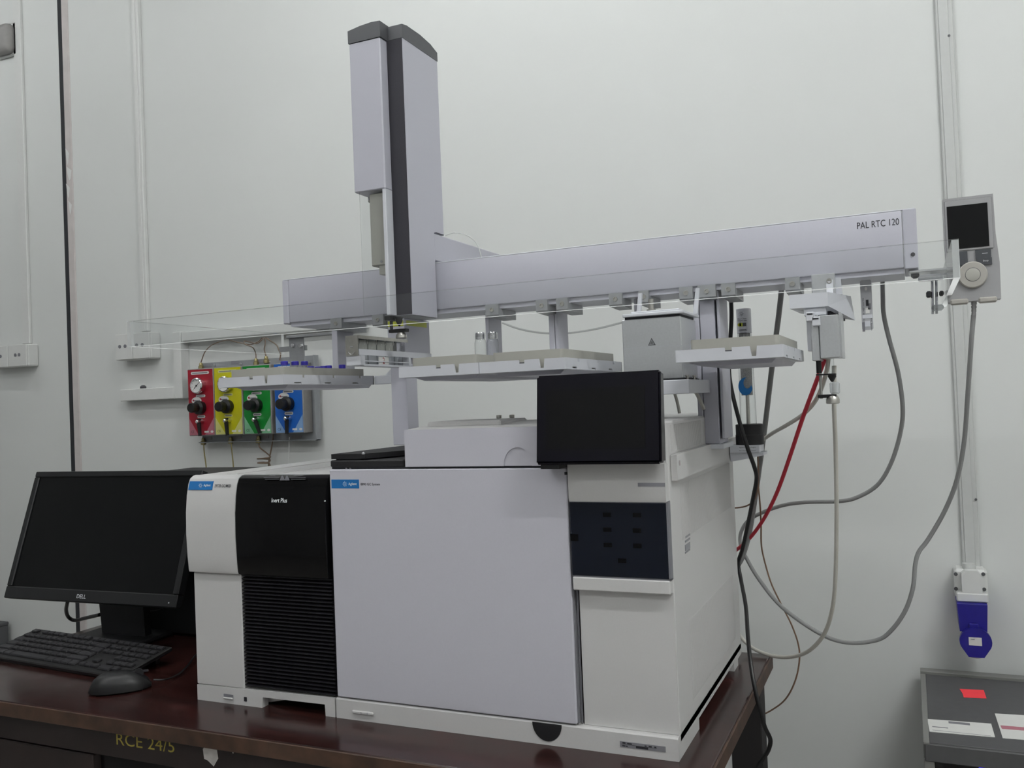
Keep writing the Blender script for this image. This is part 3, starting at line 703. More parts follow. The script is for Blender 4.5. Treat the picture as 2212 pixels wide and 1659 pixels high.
# black lid over the interface
bm = B(); box(bm, .003, .147, .002, .40, .4185, .4300, .002); bl = part('black_lid', bm, 'blackm', t)
bm = B(); prism(bm, [(.0045, .004), (.072, .004), (.11, .10), (.125, .16), (.147, .22), (.147, .44), (.0045, .44)], 'z', .4320, .4405); part('lid_upper_plate', bm, 'blackm', bl)
part('lid_spacer', box(B(), .01, .06, .01, .4, .430, .432), 'ink', bl)
p = at(785, 981, 'z', .4405); part('lid_screw', lathe(B(), [(.003, 0), (.003, .002), (.001, .0035)], p, Z, 10), 'chrome', bl)
for px in (747, 755.5):
    p = at(px, 1010, 'y', -.0005); part('lid_bolt', cyl(B(), (p.x, .002, .4168), (p.x, .000, .4168), .0012, seg=8), 'chrome', bl)
# electronics column front
part('upper_fascia', prism(B(), [(.012, .3655), (-.003, .3655), (-.0055, .372), (-.0055, .4205), (.012, .4205)], 'x', .432, .5785), 'gcw', col)
a = at(1378, 1043, 'y', -.0055); b = at(1437, 1051, 'y', -.0055)
part('fascia_slot', box(B(), a.x, b.x, -.0062, -.0055, b.z, a.z), 'silverlabel', col)
gl = part('status_window', box(B(), .4318, .5775, -.0035, .012, .2565, .3645, .001), 'blueglass', col)
part('window_frame', box(B(), .5775, .5800, -.0025, .012, .2555, .365), 'greyink', gl)
part('window_frame', box(B(), .4325, .5800, -.0025, .012, .2545, .2565), 'greyink', gl)
part('window_frame', box(B(), .4325, .5800, -.0025, .012, .3645, .3665), 'greyink', gl)
for px, py in ((1311, 1112), (1376, 1112.5), (1312, 1144), (1376, 1146), (1313, 1177), (1377, 1179), (1344, 1211)):
    p = at(px, py, 'y', -.0035)
    part('status_led', box(B(), p.x-.0062, p.x+.0062, -.0039, -.0035, p.z-.0032, p.z+.0032), 'keydark', gl)
p = at(1241, 1161, 'y', -.0035); part('window_latch', box(B(), p.x-.006, p.x+.006, -.0042, -.0035, p.z-.005, p.z+.005), 'keydark', gl)
part('lower_lip', box(B(), .4322, .5790, -.004, .012, .2349, .2545, .0015), 'gcw', col)
part('lower_panel', box(B(), .437, .5792, .010, .013, .0335, .2345), 'gcw', col)
part('panel_gap', box(B(), .4312, .437, .012, .016, .034, .2345), 'greyink', col)
# ventilation ribs on the right side
bm = B()
for z0, z1, ya, yb_ in ((.300, .384, .075, .475), (.435, .474, .03, .24), (.055, .175, .10, .46)):
    k = ya
    while k < yb_:
        box(bm, W_, W_+.0006, k, k+.0016, z0, z1); k += .0042
part('vent_ribs', bm, 'gcw', col, stuff=True)
for i, (py, hh) in enumerate(((1157, .003), (1166, .003), (1180, .009), (1190, .0025))):
    p = at(1485.5, py, 'x', W_)
    part('side_label', box(B(), W_, W_+.0008, p.y-.018, p.y+.014, p.z-hh/2, p.z+hh/2), 'silverlabel', col)
# touchscreen
bm = B(); prism(bm, [(-.0405, .4250), (-.0255, .5535), (-.0060, .5500), (-.0140, .4230), (-.039, .4235)], 'x', .3965, .5835)
bmesh.ops.bevel(bm, geom=[e for e in bm.edges], offset=.003, segments=2, affect='EDGES')
ts = part('touchscreen', bm, 'dispglass', t)
def dp(u, v, d=0): # u 0..1 right, v 0..1 up on the tilted glass
    return Vector((.3965+.187*u, -.0405+.015*v-d, .425+.1285*v))
bm = B(); q4 = [dp(.085, .155, .0004), dp(.88, .155, .0004), dp(.88, .83, .0004), dp(.085, .83, .0004)]
q5 = [v+Vector((0, .0008, 0)) for v in q4]; V4 = [bm.verts.new(v) for v in q4]; V5 = [bm.verts.new(v) for v in q5]
bm.faces.new(V4); bm.faces.new(V5[::-1])
for i in range(4): bm.faces.new((V4[i], V4[(i+1) % 4], V5[(i+1) % 4], V5[i]))
part('screen_area', bm, 'dispact', ts)
part('screen_mount', box(B(), .440, .560, -.016, .014, .432, .520, .004), 'blackm', ts)
part('screen_lower_lip', box(B(), .4020, .4310, -.036, -.001, .4165, .4245), 'black', ts)

# ================================================================== MASS SPECTROMETER
t = thing('mass_spectrometer', 'white mass spectrometer with black gloss panel and black grille', 'instrument', (-.152, .26, 0))
mx0, mx1, ms = -.305, -.0025, -.194
part('cabinet', box(B(), mx0+.002, mx1, .016, .535, .018, .400), 'gcw', t)
top = part('top_cover', box(B(), mx0, mx1, .014, .535, .400, .405, .003), 'gcw', t)
part('top_rib', box(B(), mx0+.06, mx0+.085, .03, .53, .405, .4065), 'gcw', top)
part('top_rib', box(B(), mx0+.15, mx0+.175, .03, .53, .405, .4065), 'gcw', top)
prof = [(.016, .2325), (-.007, .2325), (-.0085, .236), (-.0105, .26), (-.012, .30), (-.011, .34), (-.0075, .37), (-.003, .39), (.002, .400), (.010, .4045), (.016, .4055)]
wp_ = part('upper_panel', prism(B(), prof, 'x', mx0-.001, ms), 'gcw', t)
bp_ = part('gloss_panel', prism(B(), [(y_+.001, z_) for y_, z_ in prof], 'x', ms+.0008, mx1), 'gloss', t)
a = at(408, 1040, 'y', -.004); b = at(461, 1058, 'y', -.006)
bd = part('brand_badge', prism(B(), [(-.0012-.0009, a.z), (-.0058-.0009, b.z), (-.003, b.z), (.001, a.z)], 'x', mx0+.002, mx0+.057), 'blue', wp_)
tilt = Vector((0, .30, .95))
text('Agilent', 'brand_lettering', 'whiteink', bd, (mx0+.045, -.0047, (a.z+b.z)/2), X, tilt, w=.0165, h=.0055, depth=.0004, bold=.012)
bm = B(); spark(bd, mx0+.030, (a.z+b.z)/2, -.0055, .0045)
text('5977B GC/MSD', 'model_lettering', 'ink', wp_, (mx0+.081, -.0045, (a.z+b.z)/2-.0005), X, tilt, w=.037, h=.0055, depth=.0006, bold=.012)
p = at(606, 1080.5, 'y', -.006); text('Inert Plus', 'panel_lettering', 'whiteink', bp_, (p.x, -.0085, p.z), X, (0, .2, .98), w=.033, h=.0075, depth=.0008, bold=.016)
wz = at(610, 1033, 'y', 0).z
for cx_, tx in ((-.118, 'WARNING'), (-.062, 'AVERTISSEMENT')):
    text(tx, 'warning_print', 'greyink', bp_, (cx_, .0015, wz+.0045), X, (0, .6, .8), w=.014 if tx[0] == 'W' else .02, h=.0026, depth=.0008)
    for k in (0, 1):
        part('warning_line', box(B(), cx_-.018+(.004*k), cx_+.015, -.0006-.0016*k, .0004, wz+.0010-.0030*k, wz+.0017-.0030*k), 'greyink', bp_)
for cx_ in (-.0955, -.0855):
    part('warning_triangle', prism(B(), [(cx_-.0045, wz-.0035), (cx_+.0045, wz-.0035), (cx_, wz+.0045)], 'y', -.0025, .001), 'greyink', bp_)
p = at(703, 1082, 'y', -.006); part('panel_dot', cyl(B(), (p.x, -.0085, p.z), (p.x, -.0065, p.z), .0012, seg=8), 'whiteink', bp_)
part('lower_panel', box(B(), mx0+.001, ms-.001, 0, .016, .0285, .2305, .002), 'gcw', t)
gb = part('grille_back', box(B(), ms, mx1, .012, .016, .033, .2325), 'ink', t)
ns = 31; pitch = (.2325-.033)/ns; sl = None
for i in range(ns):
    z0 = .033+i*pitch
    if sl is None:
        bm = B(); prism(bm, [(.012, z0), (.0055, z0), (.0005, z0+pitch*.42), (.0005, z0+pitch*.62), (.0065, z0+pitch*.80), (.012, z0+pitch*.8)], 'x', ms+.0005, mx1)
        sl = part('grille_slat', bm, 'grille', t)
    else:
        o_ = sl.copy(); COL.objects.link(o_); o_.location.z += pitch*i
bm = B(); ax0, ax1 = -.1565, -.0225
prism(bm, [(mx0+.002, 0), (ax0, 0), (ax0+.002, .0185), (ax1-.001, .0195), (ax1, 0), (mx1-.0005, 0), (mx1-.0005, .032), (mx0+.002, .0275)], 'y', -.0005, .016)
bs = part('base_frame', bm, 'gcw', t)
bm = B(); prism(bm, [(ax0-.03, .0)]+[(ax0+(ax1-ax0+.02)*i/12, .003+.016*math.sin(R(90*min(1, i/9)))) for i in range(13)]+[(ax1+.02, .022), (ax0-.03, .022)], 'y', .022, .05)
part('rear_arch', bm, 'gcw', bs)
part('base_rear', box(B(), mx0+.004, mx1-.002, .10, .53, 0, .020), 'gcw', bs)
a = at(484, 1497, 'y', 0); b = at(505, 1513, 'y', 0)
part('power_switch', box(B(), a.x, b.x, -.004, -.0005, b.z+.002, a.z-.006, .001), 'gcw', bs)
part('switch_recess', box(B(), a.x, b.x, -.0012, -.0005, a.z-.006, a.z-.001), 'greyink', bs)
p = at(531, 1510, 'y', 0); part('service_port', box(B(), p.x-.0028, p.x+.0028, -.0014, -.0005, p.z-.0038, p.z+.0038), 'ink', bs)

# ================================================================== AUTOSAMPLER ROBOT
t = thing('autosampler', 'long lilac-grey autosampler robot on legs spanning both instruments', 'instrument', (.3, .31, .424))
bY0, bY1, bZ0, bZ1, bX0, bX1 = .258, .367, .695, .789, -.287, .921
bm = B(); box(bm, bX0+.016, bX1-.020, bY0+.0008, bY1, bZ0+.004, bZ1, .003, 2)
beam = part('beam', bm, 'pal', t)
part('beam_underside', box(B(), bX0+.016, bX1-.020, bY0+.006, bY1-.01, bZ0-.004, bZ0+.004), 'pal', beam)
part('beam_top_edge', box(B(), bX0+.002, bX1-.002, bY0+.001, bY0+.006, bZ1-.001, bZ1+.0012, .0008), 'palw', beam)
ec = part('end_cap', box(B(), bX0, bX0+.0155, bY0+.0008, bY1+.001, bZ0+.002, bZ1+.0003, .002), 'pal', t)
ec = part('end_cap', box(B(), bX1-.0195, bX1, bY0+.0006, bY1+.001, bZ0+.002, bZ1+.0003, .001), 'pal', t)
p = at(1972, 549.5, 'y', bY0); part('cap_screw', cyl(B(), p+Y*.001, p-Y*.0006, .0032, seg=12), 'ink', ec)
p0 = at(1851, 482, 'y', bY0); p1 = at(1942, 477, 'y', bY0)
text('PAL RTC 120', 'model_lettering', 'ink', beam, ((p0.x+p1.x)/2, bY0+.0006, .7717), X, Z, w=p1.x-p0.x, h=.0105)
# moving column
xt = .0801
part('carriage_arm', box(B(), .030, xt, .255, .56, bZ1+.004, .8462, .002), 'pal', t)
bm = B(); prism(bm, [(.1635, .683), (.2565, .683), (.2565, .8475), (.2955, .8475), (.2955, 1.1915), (.1635, 1.1915)], 'x', .040, xt)
hc = part('head_column', bm, 'pal', t)
part('front_belt', box(B(), .0472, xt-.0008, .1625, .1638, .684, 1.191), 'strip', hc)
part('column_seam', box(B(), xt, xt+.0004, .262, .2955, .8475, .849), 'ink', hc)
def cap(x0, x1, y0, y1, z0, h):
    bm = B(); prism(bm, [(x0-.001, z0), (x1+.001, z0), (x1+.001, z0+h*.80), (x1-.008, z0+h*1.0), ((x0+x1)/2, z0+h*1.06), (x0+.010, z0+h*.9), (x0-.001, z0+h*.70)], 'y', y0-.001, y1)
    return bm
bm = B(); prism(bm, [(.1625, 1.1915), (.2965, 1.1915), (.2965, 1.2085), (.27, 1.2165), (.23, 1.2205), (.18, 1.220), (.1625, 1.2165)], 'x', .049, xt+.0008)
part('column_cap', bm, 'capgrey', hc)
tc_ = part('tool_cover', box(B(), -.0205, .0466, .140, .235, .9135, 1.1915, .002), 'pal', t)
bm = B(); prism(bm, [(-.0215, 1.1915), (.0485, 1.1915), (.0485, 1.2205), (.030, 1.2215), (.005, 1.2195), (-.0215, 1.2150)], 'y', .139, .24); part('cover_cap', bm, 'capgrey', tc_)
part('cover_jamb', box(B(), .0395, .0470, .140, .1635, .683, .9135, .001), 'palw', tc_)
bm = panel(B(), -.0105, .0395, .1412, .1432, .688, .9135); part('window_plate', bm, ['acr', 'acredged', 'acredged'], tc_)
tb = part('tool_body', box(B(), .0045, .0395, .150, .225, .776, .910, .002), 'beige', t)
part('tool_foot', box(B(), .0200, .0395, .152, .21, .760, .776), 'beige', tb)
part('tool_screw', cyl(B(), (.027, .150, .783), (.027, .1485, .783), .0025, seg=10), 'chrome', tb)
part('tool_lamp', cyl(B(), (.0, .16, .905), (.004, .155, .898), .004, seg=10), 'chrome', tb)
part('column_underside', box(B(), .042, xt-.002, .166, .254, .6815, .683), 'alud', hc)
# syringe assembly below the column
q = lambda px, py, y=.165: at(px, py, 'y', y)
sg = part('syringe_bracket', box(B(), q(839, 681).x, q(852, 681).x, .150, .180, .6745, .6830, .001), 'black', t)
a = q(845, 689); b = q(847, 717); part('guide_rod', cyl(B(), (a.x, .165, .675), (a.x, .165, b.z), .0030, seg=10), 'strip', sg)
c_ = q(862, 690); part('needle_cone', lathe(B(), [(.0065, 0), (.0065, -.006), (.002, -.014), (.001, -.015)], (c_.x, .165, .6785), Z, 14), 'black', sg)
part('cone_plate', box(B(), a.x-.004, c_.x+.006, .160, .170, .6775, .6795), 'black', sg)
part('needle', cyl(B(), (c_.x, .165, .668), (c_.x, .165, .640), .0006, seg=6), 'steel', sg)
a = q(842, 716); b = q(880, 715); part('needle_guide_bar', box(B(), a.x, b.x, .160, .172, a.z-.003, a.z+.003, .001), 'black', sg)
c_ = q(867, 725); part('needle_guide_cap', lathe(B(), [(.005, .006), (.0075, .004), (.0100, .001), (.0104, -.004), (.009, -.0055)], (c_.x, .165, c_.z), Z, 18), 'steel', sg)
# legs
lgx0, lgx1 = -.036, .003
lg = part('leg', box(B(), lgx0, lgx1, .262, .362, .600, bZ0-.006, .001), 'pal', t)
part('leg_column', box(B(), lgx0+.004, lgx1, .262, .304, .4406, .60, .001), 'pal', lg)
part('yellow_label', box(B(), lgx1, lgx1+.0006, .270, .350, .675, .685), 'limeprint', lg)
a = at(856, 690, 'y', .261)
part('yellow_label', box(B(), -.034, .001, .2612, .262, .674, .6845), 'limeprint', lg)
lg2 = part('leg', box(B(), .5795, .6045, .270, .345, .4315, bZ0-.006, .001), 'pal', t)
part('leg_foot', box(B(), .576, .612, .262, .352, .4235, .4315, .001), 'palw', lg2)
mb = part('side_bracket', prism(B(), [(.022, .394), (.515, .394), (.515, .4315), (.45, .4315), (.06, .4315), (.022, .4305)], 'x', .5808, .5900), 'gcw', t)
part('bracket_screw', cyl(B(), at(1467, 1000, 'x', .590), at(1467, 1000, 'x', .590)+X*.0012, .004, seg=10), 'chrome', mb)
# rail clamps: (px of front left, px of front right, depth)
CL = [(714, 738, .09), (804, 828, .06), (1049, 1077, .08), (1158, 1183, .06), (1202, 1227, .08), (1316, 1344, .06), (1380, 1402, .08), (1468, 1497, .06), (1508, 1547, .012), (1559, 1589, .08), (1697, 1729, .06)]
clamp_x = []
for a_, b_, dpt in CL:
    x0, x1 = at(a_, 660, 'y', .250).x, at(b_, 660, 'y', .250).x
    x0 = at(a_, 829-(a_-1106)*.06-150, 'y', .25).x; x1 = at(b_, 829-(b_-1106)*.06-150, 'y', .25).x
    clamp_x.append((x0, x1))
    bm = B(); prism(bm, [(.250, .699), (.250, .679), (.2535, .676), (.25+dpt, .674), (.25+dpt, .6905), (.2565, .6905), (.2565, .699)], 'x', x0, x1)
    ck = part('rail_clamp', bm, 'alud', t)
    sx = x1-.007 if b_ == 1803 else (x0+x1)/2; cc = Vector((sx, .250, .6885))
    part('clamp_screw', lathe(B(), [(.0042, 0), (.0042, .0018), (.0026, .0018), (.0026, .0004), (.001, .0004)], cc, -Y, 14), 'steel', ck)
# hanging posts behind the clamps
def post(px0, px1, y0, y1, z0, z1=.690, mt='pal', name='hanger_post'):
    x0 = at(px0, 720, 'y', y0).x; x1 = at(px1, 720, 'y', y0).x
    return part(name, box(B(), x0, x1, y0, y1, z0, z1, .001), mt, t)
post(716, 728, .275, .335, .5846); post(1049, 1057, .292, .35, .5846); post(1186, 1198, .292, .31, .5846); post(1199, 1206, .292, .345, .5846)
post(1372, 1378, .285, .31, .60); post(1500, 1511, .268, .30, .45); post(1550, 1556, .270, .345, .44)
# clear guard
ga = ['acr', 'acredge', 'acredged']
gy, gz0, gz1, gL, gR, gE = .05, .6550, .7055, -.5020, .9665, .522
th = .008
g1 = part('guard_panel', panel(B(), gL, gR, gy, gy+th, gz0, gz1), ga, t, label='long clear acrylic guard panel')
part('guard_panel', panel(B(), gL, gL+th, gy+th, gE, gz0, gz1), ga, t, label='clear acrylic guard side')
part('guard_panel', panel(B(), gR-th, gR, gy+th, gE, gz0, gz1), ga, t, label='clear acrylic guard side')
# rear brackets of the guard
a = at(625, 745, 'y', .50); b = at(657, 745, 'y', .50)
bl_ = part('guard_bracket', box(B(), a.x, b.x, .498, .502, .598, .690, .001), 'alud', t)
part('bracket_arm', box(B(), a.x, -.25, .488, .502, .690, .697, .001), 'alud', bl_)
part('bracket_arm', box(B(), -.28, -.245, .362, .502, .690, .6945, .001), 'alud', bl_)
part('bracket_foot', box(B(), gL+th, b.x, .503, .512, .660, .672), 'alud', bl_)
for px, py in ((650, 747), (634, 746)):
    p = at(px, py, 'y', .498); part('bracket_screw', lathe(B(), [(.0065, 0), (.005, .004), (.002, .005)], p, -Y, 10), 'chrome', bl_)
rb = part('guard_bracket', box(B(), bX1, gR-th, .375, .381, .688, .700, .001), 'chrome', t)
for px in (2014, 2023):
    p = at(px, 610, 'y', .378); part('guard_pin', cyl(B(), (p.x, .378, .695), (p.x-.002, .378, .633), .0022, seg=10), 'chrome', rb)
p = at(2015, 634, 'y', .37); part('wing_nut', box(B(), p.x-.010, p.x-.002, .364, .380, p.z-.006, p.z+.004, .002), 'capgrey', rb)
p = at(2030, 634, 'y', .37); part('wing_nut', box(B(), p.x-.001, p.x+.006, .364, .380, p.z-.004, p.z+.004, .002), 'capgrey', rb)
p = at(2024, 664, 'y', .37); part('clear_foot', box(B(), p.x-.008, p.x+.010, .360, .384, p.z-.005, p.z+.004, .003), 'frost', rb)
p = at(1977, 597, 'y', .27); part('knob_screw', lathe(B(), [(.006, 0), (.006, .006), (.003, .009)], (p.x, .28, .6925), -Z, 12), 'capgrey', rb)
part('cap_lug', box(B(), bX1-.014, bX1+.040, .262, .30, .6905, .6945, .001), 'alu', rb)

# ---- parked tool with its bracket
pt = thing('parked_tool', 'silver syringe tool hanging from a white parking bracket', 'tool', (.785, .24, .5))
q = lambda px, py, y=.20: at(px, py, 'y', y)
zT, zB = .6655, .6440; x0, x1 = q(1705, 645).x, q(1788, 640).x
def hexa(bm, lo, hi):
    A = [bm.verts.new(p_) for p_ in lo]; C = [bm.verts.new(p_) for p_ in hi]; n_ = len(lo)
    bm.faces.new(A); bm.faces.new(C[::-1])
    for i_ in range(n_): bm.faces.new((A[i_], C[i_], C[(i_+1) % n_], A[(i_+1) % n_]))
    return bm
yr = .305; rr_ = at(1847, 692, 'y', yr); rt_ = at(1838, 640, 'y', yr)
zr = rr_.z
br = part('parking_bracket', hexa(B(), [(x0, .20, zB), (x1, .20, zB), (rr_.x, yr, zr), (x0+.005, yr, zB)], [(x0, .20, zT), (x1, .20, zT), (rt_.x, yr, zT+.001), (x0+.005, yr, zT)]), 'palw', pt)
part('bracket_gusset', prism(B(), [(.232, zT), (.258, zT), (.256, .690), (.248, .6935), (.240, .6925), (.236, .688)], 'x', x1-.004, x1+.006), 'palw', br)
part('bracket_gusset', prism(B(), [(x1+.006, .6935), (x1+.016, .6925), (x1+.018, zT), (x1+.006, zT)], 'y', .256, .262), 'palw', br)
dv = [at(1807, 690, 'z', zB-.012), at(1820, 688, 'z', zB-.012)]
part('bracket_gap', hexa(B(), [(x1-.010, .232, zB-.0125), (x1+.001, .232, zB-.0125), (x1+.018, .292, zr-.001), (x1+.006, .292, zr-.001)], [(x1-.010, .232, zB-.004), (x1+.001, .232, zB-.004), (x1+.018, .292, zr+.008), (x1+.006, .292, zr+.008)]), 'ink', br)
part('tool_slide', box(B(), x0+.02, x1-.004, .205, .30, .6315, .643, .001), 'palw', br)
part('mount_plate', box(B(), q(1748, 610).x, q(1800, 610).x, .236, .256, .664, .6985, .001), 'alu', br)
p = at(1791, 607, 'y', .236); part('mount_screw', lathe(B(), [(.0042, 0), (.0042, .0018), (.0026, .0018), (.0026, .0004), (.001, .0004)], p, -Y, 14), 'steel', br)
for px, py in ((1750, 683), (1763, 693)):
    p = q(px, py, .195); kn = part('release_tab', box(B(), p.x-.006, p.x+.006, .190, .206, p.z-.008, p.z+.006, .001), 'palw', br)
    part('tab_print', box(B(), p.x-.004, p.x+.004, .1892, .190, p.z+.002, p.z+.004), 'ink', kn)
xa, xb, xc = q(1752, 730).x, q(1771, 730).x, q(1813, 730).x
tb = part('tool_body', box(B(), xb, xc, .197, .265, .5640, .6300, .001), 'alu', pt)
part('tool_side_body', box(B(), xa, xb-.001, .203, .265, .5610, .6320, .001), 'alu', tb)
part('tool_back', box(B(), xc, xc+.003, .205, .27, .5640, .634), 'alu', tb)
part('side_frame', box(B(), q(1738, 700).x, xa-.001, .23, .26, .578, .634), 'palw', pt)
a = q(1766, 775); part('guide_rod', cyl(B(), (a.x, .215, .562), (a.x, .215, q(1767, 806).z), .0040, seg=12), 'black', tb)
part('guide_rod', cyl(B(), (a.x+.0016, .215, q(1767, 806).z), (a.x+.0016, .215, q(1767, 862).z), .0022, seg=10), 'steel', tb)
b = q(1797, 808); part('needle_plate', box(B(), a.x-.004, b.x+.005, .205, .225, b.z-.001, b.z+.001), 'black', tb)
part('needle_cone', lathe(B(), [(.0062, 0), (.0062, -.004), (.002, -.0115), (.001, -.012)], (b.x-.001, .215, b.z), Z, 14), 'black', tb)
part('glass_barrel', cyl(B(), (b.x-.001, .215, .5635), (b.x-.001, .215, b.z+.001), .0036, seg=12), 'glass', tb)
b2 = q(1797, 855); part('needle_guide_bar', box(B(), a.x-.003, b2.x+.006, .208, .224, b2.z-.0028, b2.z+.0022, .001), 'black', tb)
part('needle_guide_cap', lathe(B(), [(.006, .006), (.0085, .003), (.0100, -.001), (.0100, -.007), (.008, -.008)], (b2.x, .215, b2.z-.0045), Z, 18), 'steel', tb)
b3 = q(1800, 838); part('clear_block', box(B(), b3.x-.006, b3.x+.008, .207, .225, b3.z-.009, b3.z+.009, .002), 'frost', tb)

# ---- instruction card
a = at(1857, 600, 'y', .30); b = at(1887, 712, 'y', .30)
ic_ = thing('instruction_card', 'grey printed plastic card hanging under the beam', 'card', ((a.x+b.x)/2, .30, b.z))
cb = part('card_sheet', box(B(), a.x, b.x, .300, .3012, b.z, .690, .002, only='y'), mat('grey_printed_card', (172, 173, 177), .4, noise=.08, nscale=50), ic_)
part('card_slot', prism(B(), ellipse((a.x+b.x)/2, .676, .002, .003, 10), 'y', .2995, .3), 'paper', cb)
cm = (a.x+b.x)/2
for x0_, x1_, z0_, z1_, mt_ in ((cm-.001, cm+.003, .648, .658, 'ink'), (cm+.002, cm+.006, .642, .652, 'greyink'), (cm-.002, cm+.004, .636, .645, 'paper'), (cm-.007, cm+.008, .628, .634, 'palw'), (cm-.004, cm+.004, .615, .624, 'palw'), (cm-.008, cm-.004, .607, .622, 'greyink')):
    part('card_picture', box(B(), x0_, x1_, .2996, .30, z0_, z1_), mt_, cb)
text('PAL RTC | PAL RSI | PAL LSI', 'card_print', 'ink', cb, (a.x+.0032, .2999, .640), -Z, X, w=.042, h=.0026)
text('PAL System', 'card_print', 'ink', cb, (b.x-.0030, .2999, .618), -Z, X, w=.02, h=.0024)

# ---- handset
hs = thing('control_handset', 'grey handheld controller with dark screen and round wheel at the beam end', 'controller', (.995, .30, .642))
hz0, hz1, hx0, hx1, hy = .6430, .8055, .9600, 1.0315, .300
part('handset_body', prism(B(), [(hx0+.001, hz0), (hx1+.002, hz0+.001), (hx1+.0025, .70), (hx1-.001, .745), (hx1-.002, hz1), (hx0, hz1), (hx0-.0005, .74), (hx0+.001, .70)], 'y', hy, hy+.022), 'handset', hs)
part('screen_surround', box(B(), hx0+.002, hx1-.004, hy-.0015, hy, .722, hz1-.004, .001), 'handset', hs)
a = at(2044.5, 443, 'y', hy-.002); b = at(2139, 531, 'y', hy-.002)
part('handset_screen', box(B(), a.x, b.x-.001, hy-.0022, hy-.0015, b.z, a.z-.003), 'screen', hs)
def btn(px0, py0, px1, py1, cut, nm, txt=None):
    a_ = at(px0, py0, 'y', hy); b_ = at(px1, py1, 'y', hy)
    pts = [(a_.x, a_.z), (b_.x, a_.z), (b_.x, b_.z), (a_.x, b_.z)]
    if cut == 'l': pts = [(a_.x, a_.z), (b_.x, a_.z), (b_.x, b_.z), (a_.x+.008, b_.z), (a_.x, b_.z+.004)]
    if cut == 'r': pts = [(a_.x, a_.z), (b_.x, a_.z), (b_.x, b_.z+.004), (b_.x-.008, b_.z), (a_.x, b_.z)]
    k_ = part('button', prism(B(), pts, 'y', hy-.003, hy), 'handsetd', hs)
    if txt: text(txt, 'button_print', 'whiteink', k_, ((a_.x+b_.x)/2+.002, hy-.003, (a_.z+b_.z)/2+.0006), X, Z, w=.0075, h=.0034 if txt != '-' else .0008)
btn(2107, 541, 2141, 556, None, 'b', '-'); btn(2109, 559, 2143, 571, 'l', 'b', 'Stop')
btn(2058, 546, 2090, 559, None, 'b'); btn(2058, 562, 2091, 573, 'r', 'b')
c_ = at(2101, 594, 'y', hy)
wh = part('jog_wheel', lathe(B(), [(.0205, 0), (.0205, .004), (.019, .0055), (.0105, .0055)], c_, -Y, 28), 'wheel', hs)
part('wheel_groove', cyl(B(), c_-Y*.0050, c_-Y*.00565, .0108, seg=24), 'capgrey', wh)
part('wheel_button', lathe(B(), [(.0100, .0050), (.0100, .0060), (.0092, .0063)], c_, -Y, 24), 'beige', wh)
for px in (2073, 2135):
    a = at(px, 648, 'y', hy-.008); part('holder_tab', box(B(), a.x-.013, a.x+.012, hy-.010, hy+.004, .6390, .6475, .002), 'wheel', hs)
part('holder_plate', box(B(), hx0+.005, hx1-.004, hy+.022, hy+.027, .650, .74), 'pal', hs)
part('holder_arm', box(B(), bX1, hx0+.03, hy+.027, hy+.033, .6905, .6985), 'alu', hs)
c_ = at(2104, 660, 'y', hy+.01)
bm = B()
for k in range(4): cyl(bm, (c_.x-.0003*k, hy+.01, .6425-.0055*k), (c_.x-.0003*k, hy+.01, .6425-.0055*k-.0042), .0042-.0003*k, seg=12)
cyl(bm, (c_.x, hy+.01, .6425), (c_.x-.001, hy+.01, .6215), .0030, seg=10); part('strain_relief', bm, 'handset', hs)

# ================================================================== TRAYS AND VIALS
def tray(x0, x1, label, where, D=.285):
    tr = thing('sample_tray', label, 'tray', ((x0+x1)/2, .14, .556), group='white sample trays')
    w_ = x1-x0; z0, z1 = .5625, .5798
    fx = lambda f: x0+w_*f
    part('tray_floor', box(B(), x0+.001, x1-.001, .001, D, z0, z0+.002), 'palw', tr)
    bm = B(); prism(bm, [(x0+.012, z0), (x1-.014, z0), (x1-.020, .5565), (x0+.03, .5565)], 'y', .03, D+.012); part('support_rail', bm, 'pal', tr)
    prof = [(fx(0), z0), (fx(1), z0), (fx(1), z1), (fx(.765), z1), (fx(.755), z0+.0035), (fx(.715), z0+.0035), (fx(.70), z1), (fx(.535), z1), (fx(.535), z1-.0055), (fx(.47), z1-.0055), (fx(.47), z1), (fx(0), z1)]
    part('front_wall', prism(B(), prof, 'y', 0, .003), 'palw', tr)
    top = []
    for yc in (D*.19, D*.51, D*.82): top += [(yc, z1), (yc, z1-.005), (yc+.008, z1-.005), (yc+.008, z1)]
    bot = []
    for yc in (D*.105, D*.42, D*.735): bot += [(yc, z0), (yc, z0+.004), (yc+.020, z0+.004), (yc+.020, z0)]
    for sx in (x0, x1-.003):
        part('side_wall', prism(B(), [(.003, z0)]+bot+[(D, z0), (D, z1)]+top[::-1]+[(.003, z1)], 'x', sx, sx+.003), 'palw', tr)
    part('back_wall', box(B(), x0, x1, D-.003, D, z0, z1), 'palw', tr)
    rk = part('rack_insert', box(B(), x0+.020, x1-.006, .0065, D-.023, z0+.002, .5935, .006, 3, only='z'), 'beige', tr)
    part('slot_bar', box(B(), fx(.465), fx(.54), .0032, .0064, z1-.006, z1-.0035), 'capgrey', tr)
    part('locating_pin', lathe(B(), [(.0024, 0), (.0024, .006), (.0012, .009)], (fx(.185), .009, z1-.003), Z, 10), 'chrome', tr)
    part('tray_hanger', box(B(), fx(.5)-.02, fx(.5)+.02, D, D+.012, z0, z1+.004), 'palw', tr)
    return tr
lt_ = tray(-.2292, -.0866, 'white sample tray holding blue-capped vials in front of the gas panels', 0)
part('tray_arm', box(B(), -.0868, -.0365, .286, .302, .5625, .5798, .001), 'palw', lt_)
part('tray_arm_gusset', prism(B(), [(-.062, .5798), (-.0365, .5798), (-.0365, .596), (-.043, .596)], 'y', .288, .300), 'palw', lt_)
tray(.1455, .2894, 'white sample tray carrying two large silver-capped vials', 1)
